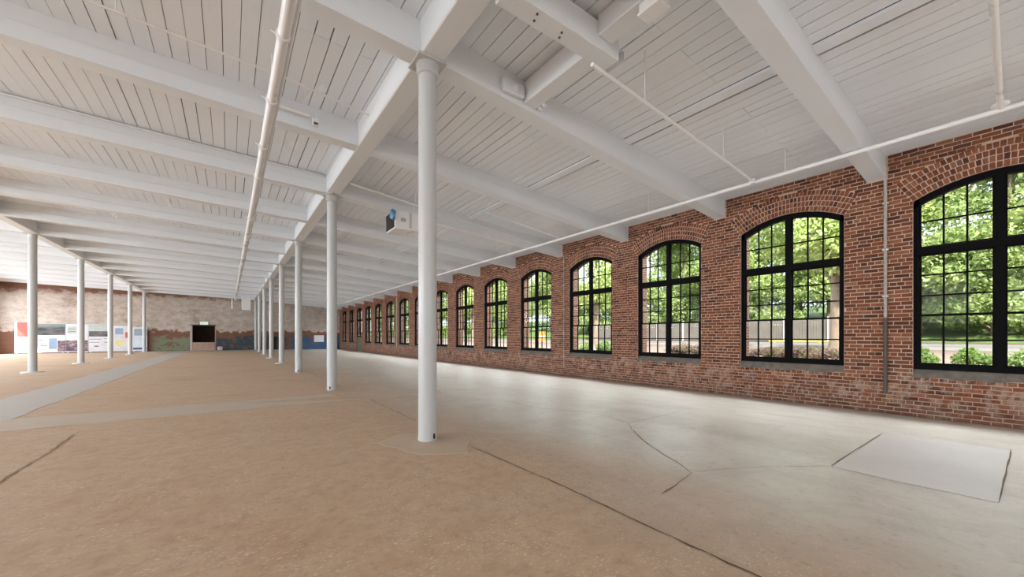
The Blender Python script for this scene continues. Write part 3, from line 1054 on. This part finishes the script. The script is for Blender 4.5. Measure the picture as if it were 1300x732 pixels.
def make_window(n, k):
    yc = wc(k)
    fine = k <= 4
    root = empty('window_%d' % n, (0, yc, 0), 'arched black metal window, %s from the right along the brick wall' % ordinal(n - 1), 'window', kind='structure')
    H = WIN_W / 2
    zs = WIN_SILL if k != DOORK else 1.30
    b = MB()
    b.bevbox(WX0, WX1, -H, -H + FR, zs, arch_z(H - 0.001) + 0.02, 0.004)
    b.bevbox(WX0, WX1, H - FR, H, zs, arch_z(H - 0.001) + 0.02, 0.004)
    b.bevbox(WX0 - 0.01, WX1, -H, H, zs, zs + 0.085, 0.004)
    N2 = 20
    for i in range(N2):
        ya, yb_ = -H + 2 * H * i / N2, -H + 2 * H * (i + 1) / N2
        z0a, z0b, z1a, z1b = arch_z(ya, 0.11), arch_z(yb_, 0.11), arch_z(ya) + 0.01, arch_z(yb_) + 0.01
        b.hexa([(WX0, ya, z0a), (WX1, ya, z0a), (WX1, yb_, z0b), (WX0, yb_, z0b), (WX0, ya, z1a), (WX1, ya, z1a), (WX1, yb_, z1b), (WX0, yb_, z1b)])
    b.build('frame', M['black'], root)
    MB().bevbox(WX0 - 0.015, WX1, -MU / 2, MU / 2, zs, arch_z(0, 0.05), 0.005).build('mullion', M['black'], root)
    MB().bevbox(WX0 - 0.02, WX1, -H + 0.01, H - 0.01, TZ - TRH / 2, TZ + TRH / 2, 0.005).build('transom', M['black'], root)
    bw = 0.026
    for s in (-1, 1):
        ya, yb_ = (MU / 2, H - FR) if s > 0 else (-H + FR, -MU / 2)
        st = 0.025                               # sash border
        lay = [('fanlight', TZ + TRH / 2, None, 3.50, WX0 + 0.045, 2),
               ('upper_sash', MEET, TZ - TRH / 2, None, WX0 + 0.06, 3),
               ('lower_sash', zs + 0.085, MEET + 0.02, None, WX0 + 0.02, 2)]
        for (nm, z0, z1, zm, xm, nr) in lay:
            sash = empty(nm, parent=root)
            x0, x1 = xm - 0.016, xm + 0.016
            b = MB()
            b.box(x0, x1, ya, ya + st, z0, z1 if z1 else arch_z(ya, 0.08))
            b.box(x0, x1, yb_ - st, yb_, z0, z1 if z1 else arch_z(yb_, 0.08))
            b.box(x0, x1, ya + st, yb_ - st, z0, z0 + st * (1.5 if nm != 'fanlight' else 1))
            if z1: b.box(x0, x1, ya + st, yb_ - st, z1 - st, z1)
            b.build('rail_border', M['black'], sash)
            w = (yb_ - ya - 2 * st) / 3
            bars = [('v', ya + st + w * i) for i in (1, 2)]
            hz = []
            if nm == 'fanlight': hz = [zm]
            else: hz = [z0 + (z1 - z0) * i / nr for i in range(1, nr)]
            if fine:
                for (_, y) in bars:
                    MB().box(x0, x1, y - bw / 2, y + bw / 2, z0 + st, (z1 - st) if z1 else arch_z(y, 0.08)).build('muntin', M['black'], sash)
                for z in hz:
                    MB().box(x0 + .002, x1 - .002, ya + st, yb_ - st, z - bw / 2, z + bw / 2).build('muntin', M['black'], sash)
            else:
                b = MB()
                for (_, y) in bars: b.box(x0, x1, y - bw / 2, y + bw / 2, z0 + st, (z1 - st) if z1 else arch_z(y, 0.08))
                for z in hz: b.box(x0 + .002, x1 - .002, ya + st, yb_ - st, z - bw / 2, z + bw / 2)
                tag(b.build('muntin_grid', M['black'], sash), kind='stuff')
            zl = [z0 + st] + hz + [(z1 - st) if z1 else None]
            gx0, gx1 = xm - 0.003, xm + 0.003
            if fine:
                for i in range(3):
                    p0, p1 = ya + st + w * i + bw / 2, ya + st + w * (i + 1) - bw / 2
                    for r_ in range(len(zl) - 1):
                        b = MB()
                        q0 = zl[r_] + bw / 2
                        if zl[r_ + 1] is None: arched_panel(b, p0, p1, q0, 0.10, gx0, gx1, 3)
                        else: b.box(gx0, gx1, p0, p1, q0, zl[r_ + 1] - bw / 2)
                        b.build('pane', M['glass'], sash)
            else:
                b = MB()
                if z1: b.box(gx0, gx1, ya + st, yb_ - st, z0 + st, z1 - st)
                else: arched_panel(b, ya + st, yb_ - st, z0 + st, 0.10, gx0, gx1, 4)
                b.build('pane', M['glass'], sash)
    # sloping mortar sill on the wall below
    if k != DOORK:
        b = MB()
        NS = 14
        for i in range(NS):
            y0, y1 = -H - 0.02 + (2 * H + 0.04) * i / NS, -H - 0.02 + (2 * H + 0.04) * (i + 1) / NS
            a0, a1 = random.uniform(-0.018, 0.018), random.uniform(-0.018, 0.018)
            if i: a0 = last
            last = a1
            b.hexa([(XW - 0.014, y0, WIN_SILL - 0.15 + a0), (XW + 0.3, y0, WIN_SILL - 0.16), (XW + 0.3, y1, WIN_SILL - 0.16), (XW - 0.014, y1, WIN_SILL - 0.15 + a1),
                    (XW - 0.014, y0, WIN_SILL - 0.128 + a0), (XW + 0.07, y0, WIN_SILL + 0.008), (XW + 0.07, y1, WIN_SILL + 0.008), (XW - 0.014, y1, WIN_SILL - 0.128 + a1)])
        b.build('window_sill', M['sill'], root)
    return root


for n, k in enumerate(range(0, 16)):
    make_window(n + 1, k)
root = empty('door_1', (0, wc(DOORK), 0), 'dark green boarded lower door under the third window from the far end', 'door', kind='structure')
for i in range(8):
    MB().bevbox(XW + 0.06, XW + 0.11, -0.995 + i * 0.249, -0.995 + (i + 1) * 0.249 - 0.008, -0.09, 1.29, 0.004).build('door_board', M['green_door'], root)
MB().bevbox(XW + 0.045, XW + 0.06, -0.99, 0.99, 0.55, 0.68, 0.004).build('ledge_board', M['green_door'], root)

# conduits on the brick wall
def conduit(y, z0, z1, zsplit, label, r=0.022):
    root = empty('wall_conduit', (XW - 0.035, y, 0), label, 'conduit', 'vertical conduits on the brick wall', 'thing')
    if zsplit: MB().tube([(0, 0, z0), (0, 0, zsplit)], r * 1.15, 10).build('dark_lower_tube', M['darkpipe'], root)
    MB().tube([(0, 0, zsplit or z0), (0, 0, z1)], r, 10).build('pale_upper_tube', M['palepaint'], root)
    for z in np.arange((zsplit or z0) + 0.4, z1, 0.9):
        MB().bevbox(-0.02, 0.035, -0.045, 0.045, z, z + 0.03, 0.004).build('clamp', M['steel'], root)


conduit(1.72, 0.30, 4.42, 1.75, 'thin conduit on the brick pier left of the rightmost window, pale above and dark below', 0.026)
conduit(10.6, 0.20, 4.42, 0.0, 'thin pale conduit on the brick pier between the fourth and fifth windows from the right', 0.014)
conduit(28.7, 0.6, 4.35, 0.0, 'thick white pipe on the brick wall far behind the nearest column', 0.045)

# ------------------------------------------------------------------ far wall with its opening
OX0, OX1, OZ = -2.86, -1.15, 2.40
b = MB()
zt = zpl(XLW) + 0.3
b.box(XLW - 0.4, OX0, YF, YF + 0.4, -0.3, zt)
b.box(OX1, XW + 0.4, YF, YF + 0.4, -0.3, zt)
b.box(OX0, OX1, YF, YF + 0.4, OZ, zt)
tag(b.build('wall_far', M['farwall']), 'far end wall of old brick with flaking whitewash and bands of green and blue paint', 'wall', kind='structure')
root = empty('door_2', (0, YF, 0), 'dark doorway in the far wall with pale jamb and a low board barrier', 'door', kind='structure')
MB().box(OX0 - 0.2, OX1 + 0.2, 2.6, 2.7, -0.2, 3.0).build('dark_back_wall', M['darkwood'], root)
for xx in (OX0 - 0.2, OX1 + 0.1): MB().box(xx, xx + 0.1, 0.4, 2.7, -0.2, 3.0).build('side_wall', M['darkwood'], root)
MB().box(OX0 - 0.2, OX1 + 0.2, 0.4, 2.7, OZ + 0.1, OZ + 0.2).build('dark_ceiling', M['darkwood'], root)
MB().bevbox(OX0 - 0.17, OX0, -0.05, 0.2, 0.0, OZ + 0.08, 0.01).build('pale_jamb', M['slab'], root)
MB().bevbox(OX1, OX1 + 0.08, -0.04, 0.2, 0.0, OZ + 0.04, 0.01).build('jamb', M['wood'], root)
MB().bevbox(OX0 - 0.17, OX1 + 0.08, -0.05, 0.2, OZ, OZ + 0.10, 0.01).build('lintel_board', M['darkwood'], root)
root = empty('board_barrier', ((OX0 + OX1) / 2, YF - 0.09, 0), 'low plywood barrier closing the lower part of the far doorway', 'barrier')
for i, z in enumerate((0.0, 0.27, 0.54)):
    MB().bevbox(-0.84, 0.84, -0.02, 0.02, z + 0.005, z + 0.262, 0.005).build('barrier_board', M['wood'], root)
for s in (-0.7, 0.7): MB().bevbox(s - 0.04, s + 0.04, 0.02, 0.06, 0.0, 0.8, 0.005).build('batten', M['wood'], root)

t = NT('exit_sign_face')
t.base((0.75, 0.85, 0.75), 0.4)
t.set(t.p.inputs['Emission Color'], (0.75, 1.0, 0.72))
t.p.inputs['Emission Strength'].default_value = 0.9
M['exitface'] = t.m
t = NT('exit_sign_letters')
t.base((0.03, 0.30, 0.08), 0.4)
M['exittext'] = t.m
root = empty('exit_sign', (-1.98, YF - 0.07, 2.50), 'small glowing green exit sign above the dark far doorway', 'sign')
MB().bevbox(-0.32, 0.32, -0.03, 0.05, 0, 0.30, 0.01).build('housing', M['white'], root)
MB().bevbox(-0.29, 0.29, -0.036, -0.03, 0.03, 0.27, 0.002).build('lit_face', M['exitface'], root)
fc = bpy.data.curves.new('exit_lettering', 'FONT')
fc.body = 'EXIT'
fc.size = 0.24
fc.align_x = 'CENTER'
fc.extrude = 0.002
fc.materials.append(M['exittext'])
ft = link(bpy.data.objects.new('exit_curve', fc))
bpy.context.view_layer.update()
fm = bpy.data.meshes.new_from_object(ft)
fm.materials.clear()
fm.materials.append(M['exittext'])
bpy.data.objects.remove(ft)
fo = link(bpy.data.objects.new('exit_lettering', fm), root)
fo.location = (0, -0.039, 0.065)
fo.rotation_euler = (R(90), 0, 0)

tag(MB().bevbox(-0.22, 0.22, -0.12, 0.12, 0, 0.38, 0.06).build('paint_bucket', M['steel'], None, (-0.75, YF - 0.4, 0.004)),
    'small grey bucket on the floor right of the far doorway', 'bucket')
root = empty('door_3', (3.65, YF - 0.03, 0), 'narrow dark door in the far wall half hidden by the column row', 'door', kind='structure')
MB().bevbox(-0.35, 0.35, -0.02, 0.05, 0.0, 1.35, 0.01).build('door_leaf', M['hole'], root)  # dark panel painted in place of the shade inside the doorway
MB().bevbox(-0.42, -0.35, -0.03, 0.05, 0.0, 1.42, 0.01).build('jamb', M['darkwood'], root)
MB().bevbox(0.35, 0.42, -0.03, 0.05, 0.0, 1.42, 0.01).build('jamb', M['darkwood'], root)
tag(MB().bevbox(-0.5, 0.5, -0.02, 0.02, 0, 0.75, 0.01).build('white_panel', M['white'], None, (8.1, YF - 0.05, 0.75)),
    'white rectangular panel fixed on the blue painted far wall', 'panel')


# poster boards
def pm(name, col, rough=0.5): return plain(name, col, rough, vary=0.12, scale=2.0)


t = NT('landscape_print')
p = t.pos()
n = t.noise(t.scaled(p, (0.6, 1, 1.6)), 2.2, 6, 0.6)
sep = t.n('SeparateXYZ', i0=p)
sky = t.step(sep.outputs['Z'], 2.05, 2.3)
t.base(t.mix(sky, t.ramp(n, [(0.35, (0.02, 0.025, 0.025)), (0.52, (0.09, 0.10, 0.11)), (0.62, (0.20, 0.13, 0.12)), (0.75, (0.35, 0.36, 0.38))]), (0.18, 0.23, 0.22)), 0.4)
M['pr_land'] = t.m
t = NT('building_print')
n = t.noise(t.scaled(t.pos(), (1, 1, 2)), 3.5, 5, 0.6)
t.base(t.ramp(n, [(0.35, (0.04, 0.04, 0.08)), (0.48, (0.16, 0.10, 0.13)), (0.6, (0.33, 0.24, 0.25)), (0.72, (0.50, 0.47, 0.5))]), 0.4)
M['pr_build'] = t.m
M['board'] = pm('poster_board', (0.70, 0.69, 0.73))
M['pr_red'] = pm('red_print', (0.62, 0.13, 0.11))
M['pr_dkred'] = pm('dark_red_print', (0.24, 0.05, 0.06))
M['pr_blue'] = pm('blue_print', (0.28, 0.38, 0.56))
M['pr_navy'] = pm('navy_print', (0.05, 0.09, 0.25))
M['pr_yellow'] = pm('yellow_print', (0.75, 0.68, 0.33))
M['pr_water'] = pm('water_print', (0.30, 0.38, 0.46))
M['pr_pale'] = pm('pale_green_print', (0.50, 0.54, 0.53))
M['pr_ice'] = pm('ice_print', (0.66, 0.74, 0.82))
M['pr_text'] = pm('grey_text_print', (0.30, 0.31, 0.38))
M['pr_black'] = pm('black_print', (0.02, 0.02, 0.03))
boards = [
    (-13.64, -12.62, 2.52, 'white display board with a red block, leftmost of the boards on the far wall',
     [('red_block', 'pr_red', -13.5, -13.0, 1.35, 2.5), ('dark_band', 'pr_dkred', -13.0, -12.86, 1.3, 2.5), ('text_line', 'pr_text', -13.6, -13.2, 0.78, 0.86),
      ('text_line', 'pr_text', -13.1, -12.7, 0.90, 0.96)]),
    (-12.60, -10.96, 2.42, 'white display board with a dark landscape picture across its top',
     [('landscape_picture', 'pr_land', -12.55, -10.98, 1.48, 2.40), ('blue_picture', 'pr_blue', -11.85, -11.42, 0.35, 1.22), ('building_picture', 'pr_build', -11.38, -10.97, 0.14, 1.02),
      ('text_line', 'pr_text', -12.4, -12.15, 1.05, 1.12), ('text_line', 'pr_text', -12.4, -12.05, 0.75, 0.80), ('text_line', 'pr_text', -12.3, -11.95, 0.58, 0.65)]),
    (-10.94, -9.66, 2.40, 'white display board with a brick building picture along its bottom',
     [('text_block', 'pr_pale', -10.85, -10.35, 1.62, 2.2), ('building_picture', 'pr_build', -10.93, -9.68, 0.14, 1.05), ('text_line', 'pr_text', -10.8, -10.4, 1.98, 2.03),
      ('text_line', 'pr_text', -10.8, -10.4, 1.75, 1.8)]),
    (-9.64, -8.32, 2.44, 'white display board with a pale sky and dark treeline picture above printed lines',
     [('pale_picture', 'pr_pale', -9.62, -8.34, 1.82, 2.42), ('treeline_picture', 'pr_land', -9.62, -8.34, 1.36, 1.82), ('text_line', 'pr_text', -9.6, -8.9, 1.10, 1.17),
      ('text_line', 'pr_text', -9.6, -9.0, 0.84, 0.90), ('text_line', 'pr_black', -9.3, -9.05, 0.50, 0.58), ('text_line', 'pr_text', -8.75, -8.42, 1.15, 1.20),
      ('text_line', 'pr_text', -8.7, -8.42, 0.82, 0.90)]),
    (-8.30, -7.00, 2.30, 'white display board with a blue drawing and a yellow disc',
     [('blue_drawing', 'pr_blue', -8.05, -7.55, 1.55, 2.1), ('red_mark', 'pr_red', -7.42, -7.25, 1.25, 1.75)]),
    (-6.98, -6.00, 2.20, 'display board with a grey water picture and a navy strip, rightmost of the boards',
     [('water_picture', 'pr_water', -6.85, -6.02, 1.45, 2.05), ('ice_field', 'pr_ice', -6.92, -6.05, 0.42, 1.42), ('navy_strip', 'pr_navy', -6.92, -6.05, 0.20, 0.36)]),
]
for (x0, x1, zt_, lab, prints) in boards:
    root = empty('display_board', ((x0 + x1) / 2, YF - 0.12, 0.06), lab, 'display board', 'display boards along the far wall')
    xm = (x0 + x1) / 2
    MB().bevbox(x0 - xm, x1 - xm, -0.02, 0.02, 0, zt_ - 0.06, 0.004).build('board', M['board'], root)
    for xx in (x0 + 0.12, x1 - 0.12): MB().bevbox(xx - xm - 0.04, xx - xm + 0.04, -0.1, 0.1, -0.055, 0.0, 0.004).build('foot', M['steel'], root)
    for (nm, mt, a, c, z0, z1) in prints:
        MB().box(a - xm, c - xm, -0.026, -0.019, z0 - 0.06, z1 - 0.06).build(nm, M[mt], root)
    if 'yellow' in lab:
        o = MB().lathe([(0.30, 0), (0.30, 0.007)], 24).build('yellow_disc', M['pr_yellow'], root, (-0.10, -0.019, 0.75))
        o.rotation_euler = (R(90), 0, 0)

# ------------------------------------------------------------------ walls the picture does not show, with their openings
b = MB()
b.box(XLW - 0.4, XLW, YB - 0.4, YF + 0.4, -0.3, 0.85)
b.box(XLW - 0.4, XLW, YB - 0.4, YF + 0.4, 4.55, zpl(XLW) + 0.1)
yy = YB - 0.4
k = -5
while yy < YF:
    y1 = wc(k) - 1.15
    if y1 > yy: b.box(XLW - 0.4, XLW, yy, min(y1, YF + 0.4), 0.85, 4.55)
    yy = wc(k) + 1.15
    k += 1
tag(b.build('wall_left', M['reveal']), 'left brick wall with tall window openings, out of the picture', 'wall', kind='structure')
b = MB()
xs2 = [XLW - 0.4, -11.2, -5.8, -2.7, 2.7, 4.5, 9.9, XW + 0.48]
for i in range(0, 8, 2):
    b.box(xs2[i], xs2[i + 1], YB - 0.4, YB, -0.3, 4.4)
b.box(XLW - 0.4, XW + 0.48, YB - 0.4, YB, 4.4, zpl(XLW) + 0.2)
b.box(XLW - 0.4, XW + 0.48, YB - 0.4, YB, -0.3, 0.8)
tag(b.build('wall_back', M['reveal']), 'brick wall with wide openings behind the camera', 'wall', kind='structure')

# ------------------------------------------------------------------ outside
def zg(x, y):                                    # ground outside the windows
    prof = [(10.0, 0.35), (13, 0.5), (18, 0.80), (21, 0.90), (28.5, 0.90), (31, 1.05), (38, 2.2), (60, 5.0), (120, 7.0)]
    for (a, za), (c, zc) in zip(prof, prof[1:]):
        if x <= c:
            return za + (zc - za) * (x - a) / (c - a)
    return prof[-1][1]


def ground_strip(nm, xs, mat, label, dz=0.0):
    b = MB()
    for a, c in zip(xs, xs[1:]):
        b.hexa([(a, -40, zg(a, 0) - 0.6), (c, -40, zg(c, 0) - 0.6), (c, 170, zg(c, 0) - 0.6), (a, 170, zg(a, 0) - 0.6),
                (a, -40, zg(a, 0) + dz), (c, -40, zg(c, 0) + dz), (c, 170, zg(c, 0) + dz), (a, 170, zg(a, 0) + dz)])
    return tag(b.build(nm, mat), label, 'ground', kind='structure')


ground_strip('planting_bed_ground', [XO, 13, 18, 20.8], M['mulch'], 'brown mulch bed outside along the window wall')
ground_strip('road', [20.8, 28.3], M['road'], 'pale asphalt road outside beyond the planting bed')
ground_strip('verge_ground', [28.3, 31], M['mulch'], 'brown verge strip on the far side of the road')
ground_strip('grass_ground', [31, 38, 60, 120], M['grass'], 'grassy bank rising behind the road')
b = MB()
for (a, c) in ((20.65, 20.85), (28.25, 28.45)):
    b.box(a, c, -40, 170, zg(a, 0) - 0.2, zg(a, 0) + 0.1)
tag(b.build('road_kerb', M['kerb']), 'pale kerbs along both edges of the road outside', 'kerb', kind='structure')


def leaf_cloud(blobs, n, size, seed):
    g = np.random.default_rng(seed)
    w = np.array([bb[3] * bb[4] * bb[5] for bb in blobs]) ** 0.67
    idx = g.choice(len(blobs), n, p=w / w.sum())
    B = np.array(blobs)[idx]
    d = g.normal(size=(n, 3))
    d /= np.linalg.norm(d, axis=1)[:, None]
    rr = g.uniform(0.45, 1.06, n) ** 0.7
    P = B[:, :3] + d * B[:, 3:6] * rr[:, None]
    a = g.normal(size=(n, 3)); a /= np.linalg.norm(a, axis=1)[:, None]
    c = np.cross(a, g.normal(size=(n, 3))); c /= np.linalg.norm(c, axis=1)[:, None]
    s = size * g.uniform(0.6, 1.3, n)
    V = np.stack([P - a * s[:, None], P + c * s[:, None] * 0.55, P + a * s[:, None], P - c * s[:, None] * 0.55], 1)
    return V.reshape(-1, 3), np.arange(4 * n).reshape(-1, 4)


def tree_proto(seed, h, cr, low, mat, n=9000, size=0.15, trunk_r=0.17):
    g = random.Random(seed)
    root = empty('broadleaf_tree')
    blobs = []
    for i in range(26):
        a = g.uniform(0, 2 * math.pi)
        u = g.random()
        z = low + (h - low) * u
        rad = cr * math.sqrt(max(0.1, 1 - (2 * u - 0.85) ** 2)) * g.uniform(0.25, 0.85)
        s = g.uniform(0.55, 1.0) * cr * 0.42
        blobs.append((rad * math.cos(a), rad * math.sin(a), z, s * 1.15, s * 1.15, s * 0.8))
    b = MB()
    b.tube([(0, 0, -0.3), (0.03, 0.02, 0.5), (0.08, -0.05, h * 0.45), (0.0, 0.05, h * 0.85)], [trunk_r * 1.4, trunk_r, trunk_r * 0.75, trunk_r * 0.2], 9)
    for bb in blobs[:12]:
        z0 = max(low * 0.6, bb[2] - 1.6)
        b.tube([(0.05, 0, z0), (bb[0] * 0.5, bb[1] * 0.5, bb[2] - 0.6), (bb[0], bb[1], bb[2])], [trunk_r * 0.4, trunk_r * 0.25, 0.02], 6)
    b.build('trunk', M['bark'], root)
    V, Q = leaf_cloud(blobs, n, size, seed)
    o = bpy.data.objects.new('foliage', np_mesh('foliage', V, Q, mat))
    link(o, root)
    tag(o, kind='stuff')
    return root


tp = [tree_proto(11, 11.0, 3.9, 1.4, M['leaf_a'], 14000), tree_proto(12, 9.0, 3.6, 0.5, M['leaf_a'], 13000), tree_proto(13, 12.5, 4.2, 1.0, M['leaf_b'], 15000),
      tree_proto(14, 7.0, 3.3, 0.2, M['leaf_b'], 11000, 0.14), tree_proto(15, 9.5, 3.2, 4.0, M['leaf_a'], 6500, 0.14, 0.26)]
kinds = ['tall fresh green tree', 'bushy fresh green tree', 'tall dark green tree', 'low dark green tree', 'thick trunked green tree']
winx = []
for k in range(16):
    a = proj(XW, wc(k) - 1, 2); c = proj(XW, wc(k) + 1, 2)
    winx.append((c[0] if c else 0, a[0] if a else 1400))
used_t = set()
seen_lab = {}


def put_tree(i, x, y, s, rz, where_):
    o = tp[i] if i not in used_t else copy_tree(tp[i])
    used_t.add(i)
    o.location = (x, y, zg(x, y))
    o.scale = (s, s, s)
    o.rotation_euler = (0, 0, rz)
    q = proj(x, y, 3)
    best = min(range(16), key=lambda k: abs((winx[k][0] + winx[k][1]) / 2 - q[0])) if q else 0
    mid = (winx[best][0] + winx[best][1]) / 2
    side = 'left' if q and q[0] < mid - 6 else ('right' if q and q[0] > mid + 6 else 'middle')
    lab = '%s %s, %s in the %s window from the right' % (kinds[i], where_, side, ordinal(best))
    n = seen_lab.get(lab, 0)
    seen_lab[lab] = n + 1
    tag(o, lab, 'tree', lab if n else 'trees outside the windows', 'thing')


for (i, x, y, s) in [(1, 33.5, -1.5, 1.0), (3, 34.0, 4.2, 1.0), (0, 35.5, 9.0, 1.0), (1, 33.5, 14.8, 0.95), (2, 36.0, 20.5, 0.95), (1, 33.8, 27.0, 0.8),
                     (0, 36.0, 40.0, 0.9), (1, 33.5, 47.0, 1.0), (2, 36.5, 54.0, 1.0), (0, 34.5, 62.0, 1.0), (1, 34.0, 71.0, 1.0), (2, 35.0, 80.0, 1.0), (0, 34.0, 92.0, 1.1), (2, 34.0, 106.0, 1.2)]:
    put_tree(i, x, y, s, random.uniform(0, 6), 'on the bank')
for (i, x, y, s) in [(3, 33.2, 1.3, 0.8), (3, 36.5, 6.6, 0.95), (3, 33.0, 11.9, 0.7), (3, 35.5, 17.6, 0.9), (3, 34.2, 23.8, 0.8), (3, 35.5, 32.5, 0.75)]:
    put_tree(i, x, y, s, random.uniform(0, 6), 'low on the bank')
for (i, x, y, s) in [(2, 42.0, 1.0, 1.15), (0, 43.0, 7.0, 1.2), (2, 44.5, 13.5, 1.15), (2, 43.5, 19.5, 1.2), (0, 45.0, 27.0, 0.95), (2, 46.0, 34.5, 0.75), (3, 45.0, 44.0, 1.1), (2, 45.0, 50.0, 1.1),
                     (2, 45.0, 60.0, 1.2), (2, 46.0, 72.0, 1.2), (2, 46.0, 86.0, 1.3), (0, 46.0, 100.0, 1.3)]:
    put_tree(i, x, y, s, random.uniform(0, 6), 'behind the bank')
for (i, x, y, s) in [(4, 24.0 - 4.4, 4.75, 0.85), (4, 19.8, 17.4, 0.75), (4, 19.5, 33.0, 0.8)]:
    put_tree(i, x, y, s, random.uniform(0, 6), 'in the near bed')


def shrub(seed, w, h, mat, n, size):
    g = random.Random(seed)
    blobs = [(g.uniform(-0.5, 0.5) * w, g.uniform(-0.5, 0.5) * w, h * g.uniform(0.3, 0.7), w * 0.42, w * 0.42, h * 0.36) for _ in range(9)]
    root = empty('shrub')
    b = MB()
    for bb in blobs[:5]:
        b.tube([(0, 0, -0.05), (bb[0] * 0.6, bb[1] * 0.6, bb[2])], [0.02, 0.008], 5)
    b.build('stems', M['bark'], root)
    V, Q = leaf_cloud(blobs, n, size, seed)
    o = bpy.data.objects.new('foliage', np_mesh('foliage', V, Q, mat))
    link(o, root)
    tag(o, kind='stuff')
    return root


sp = {'g': shrub(31, 0.46, 0.56, M['leaf_c'], 2400, 0.040), 'p': shrub(32, 0.70, 0.42, M['leaf_p'], 2200, 0.045)}
used_s = set()
i_g = i_p = 0
for (kd, x, y, s) in [('g', 14.4, 0.15, 1.0), ('g', 14.7, 0.95, 0.92), ('g', 14.3, 1.72, 0.95), ('g', 14.9, 2.45, 0.85), ('g', 14.6, 3.05, 0.7),
                      ('p', 14.6, 3.85, 1.0), ('p', 14.8, 4.55, 1.05), ('p', 15.0, 5.25, 0.95), ('p', 15.1, 5.95, 0.75),
                      ('p', 15.2, 7.3, 1.0), ('p', 15.0, 8.1, 1.05), ('p', 15.4, 8.9, 0.9), ('g', 15.2, 12.0, 0.9), ('g', 15.4, 13.0, 0.95), ('g', 15.3, 14.2, 0.8)]:
    o = sp[kd] if kd not in used_s else copy_tree(sp[kd])
    used_s.add(kd)
    o.location = (x, y, zg(x, y))
    o.scale = (s, s, s)
    o.rotation_euler = (0, 0, random.uniform(0, 6))
    if kd == 'g':
        lab = 'pale tipped green shrub outside the windows, %s from the right' % ordinal(i_g); i_g += 1
    else:
        lab = 'low purple leaved shrub outside the windows, %s from the right' % ordinal(i_p); i_p += 1
    tag(o, lab, 'shrub', 'shrubs in the bed outside the windows')

# wooden fence beyond the road
root = empty('board_fence', (30.4, 0, zg(30.4, 0)), 'weathered grey board fence with white posts beyond the road', 'fence')
b = MB()
y = 7.6
while y < 27:
    b.box(-0.012, 0.012, y, y + 0.135, 0.05, 1.45 + random.uniform(-0.03, 0.03))
    y += 0.15
tag(b.build('fence_boards', M['fence'], root), kind='stuff')
for z in (0.35, 1.2): MB().box(0.012, 0.06, 7.6, 27, z, z + 0.09).build('rail', M['fence'], root)
for i in range(9):
    MB().bevbox(-0.08, -0.015, 7.7 + i * 2.4, 7.77 + i * 2.4, 0, 1.6, 0.01).build('fence_post', M['white'], root)
root = empty('yellow_guard_rail', (28.9, 0, zg(28.9, 0)), 'thin yellow guard rail beside the road seen through the second window from the right', 'rail')
MB().bevbox(-0.03, 0.03, 5.2, 10.5, 0.10, 0.20, 0.01).build('rail', M['yellow'], root)
for i in range(3): MB().bevbox(-0.03, 0.03, 5.3 + i * 2.4, 5.4 + i * 2.4, -0.1, 0.11, 0.01).build('post', M['yellow'], root)
root = empty('traffic_drum', (25.0, 29.0, zg(25, 29)), 'orange traffic drum on the road seen through the fifth window from the right', 'traffic drum')
MB().lathe([(0.42, 0), (0.42, 0.06), (0.34, 0.08), (0.33, 0.35), (0.31, 0.36), (0.30, 0.62), (0.28, 0.63), (0.26, 0.92), (0.12, 0.96)], 20).build('drum', M['orange'], root)
MB().lathe([(0.325, 0.40), (0.310, 0.55)], 20).build('white_band', M['white'], root)
root = empty('utility_pole', (26.5, 23.4, zg(26, 23)), 'pale utility pole beyond the fourth window from the right', 'pole')
MB().tube([(0, 0, 0), (0, 0, 9.5)], [0.16, 0.11], 12).build('pole', M['kerb'], root)
MB().bevbox(-0.05, 0.05, -0.9, 0.9, 8.6, 8.72, 0.01).build('cross_arm', M['bark'], root)
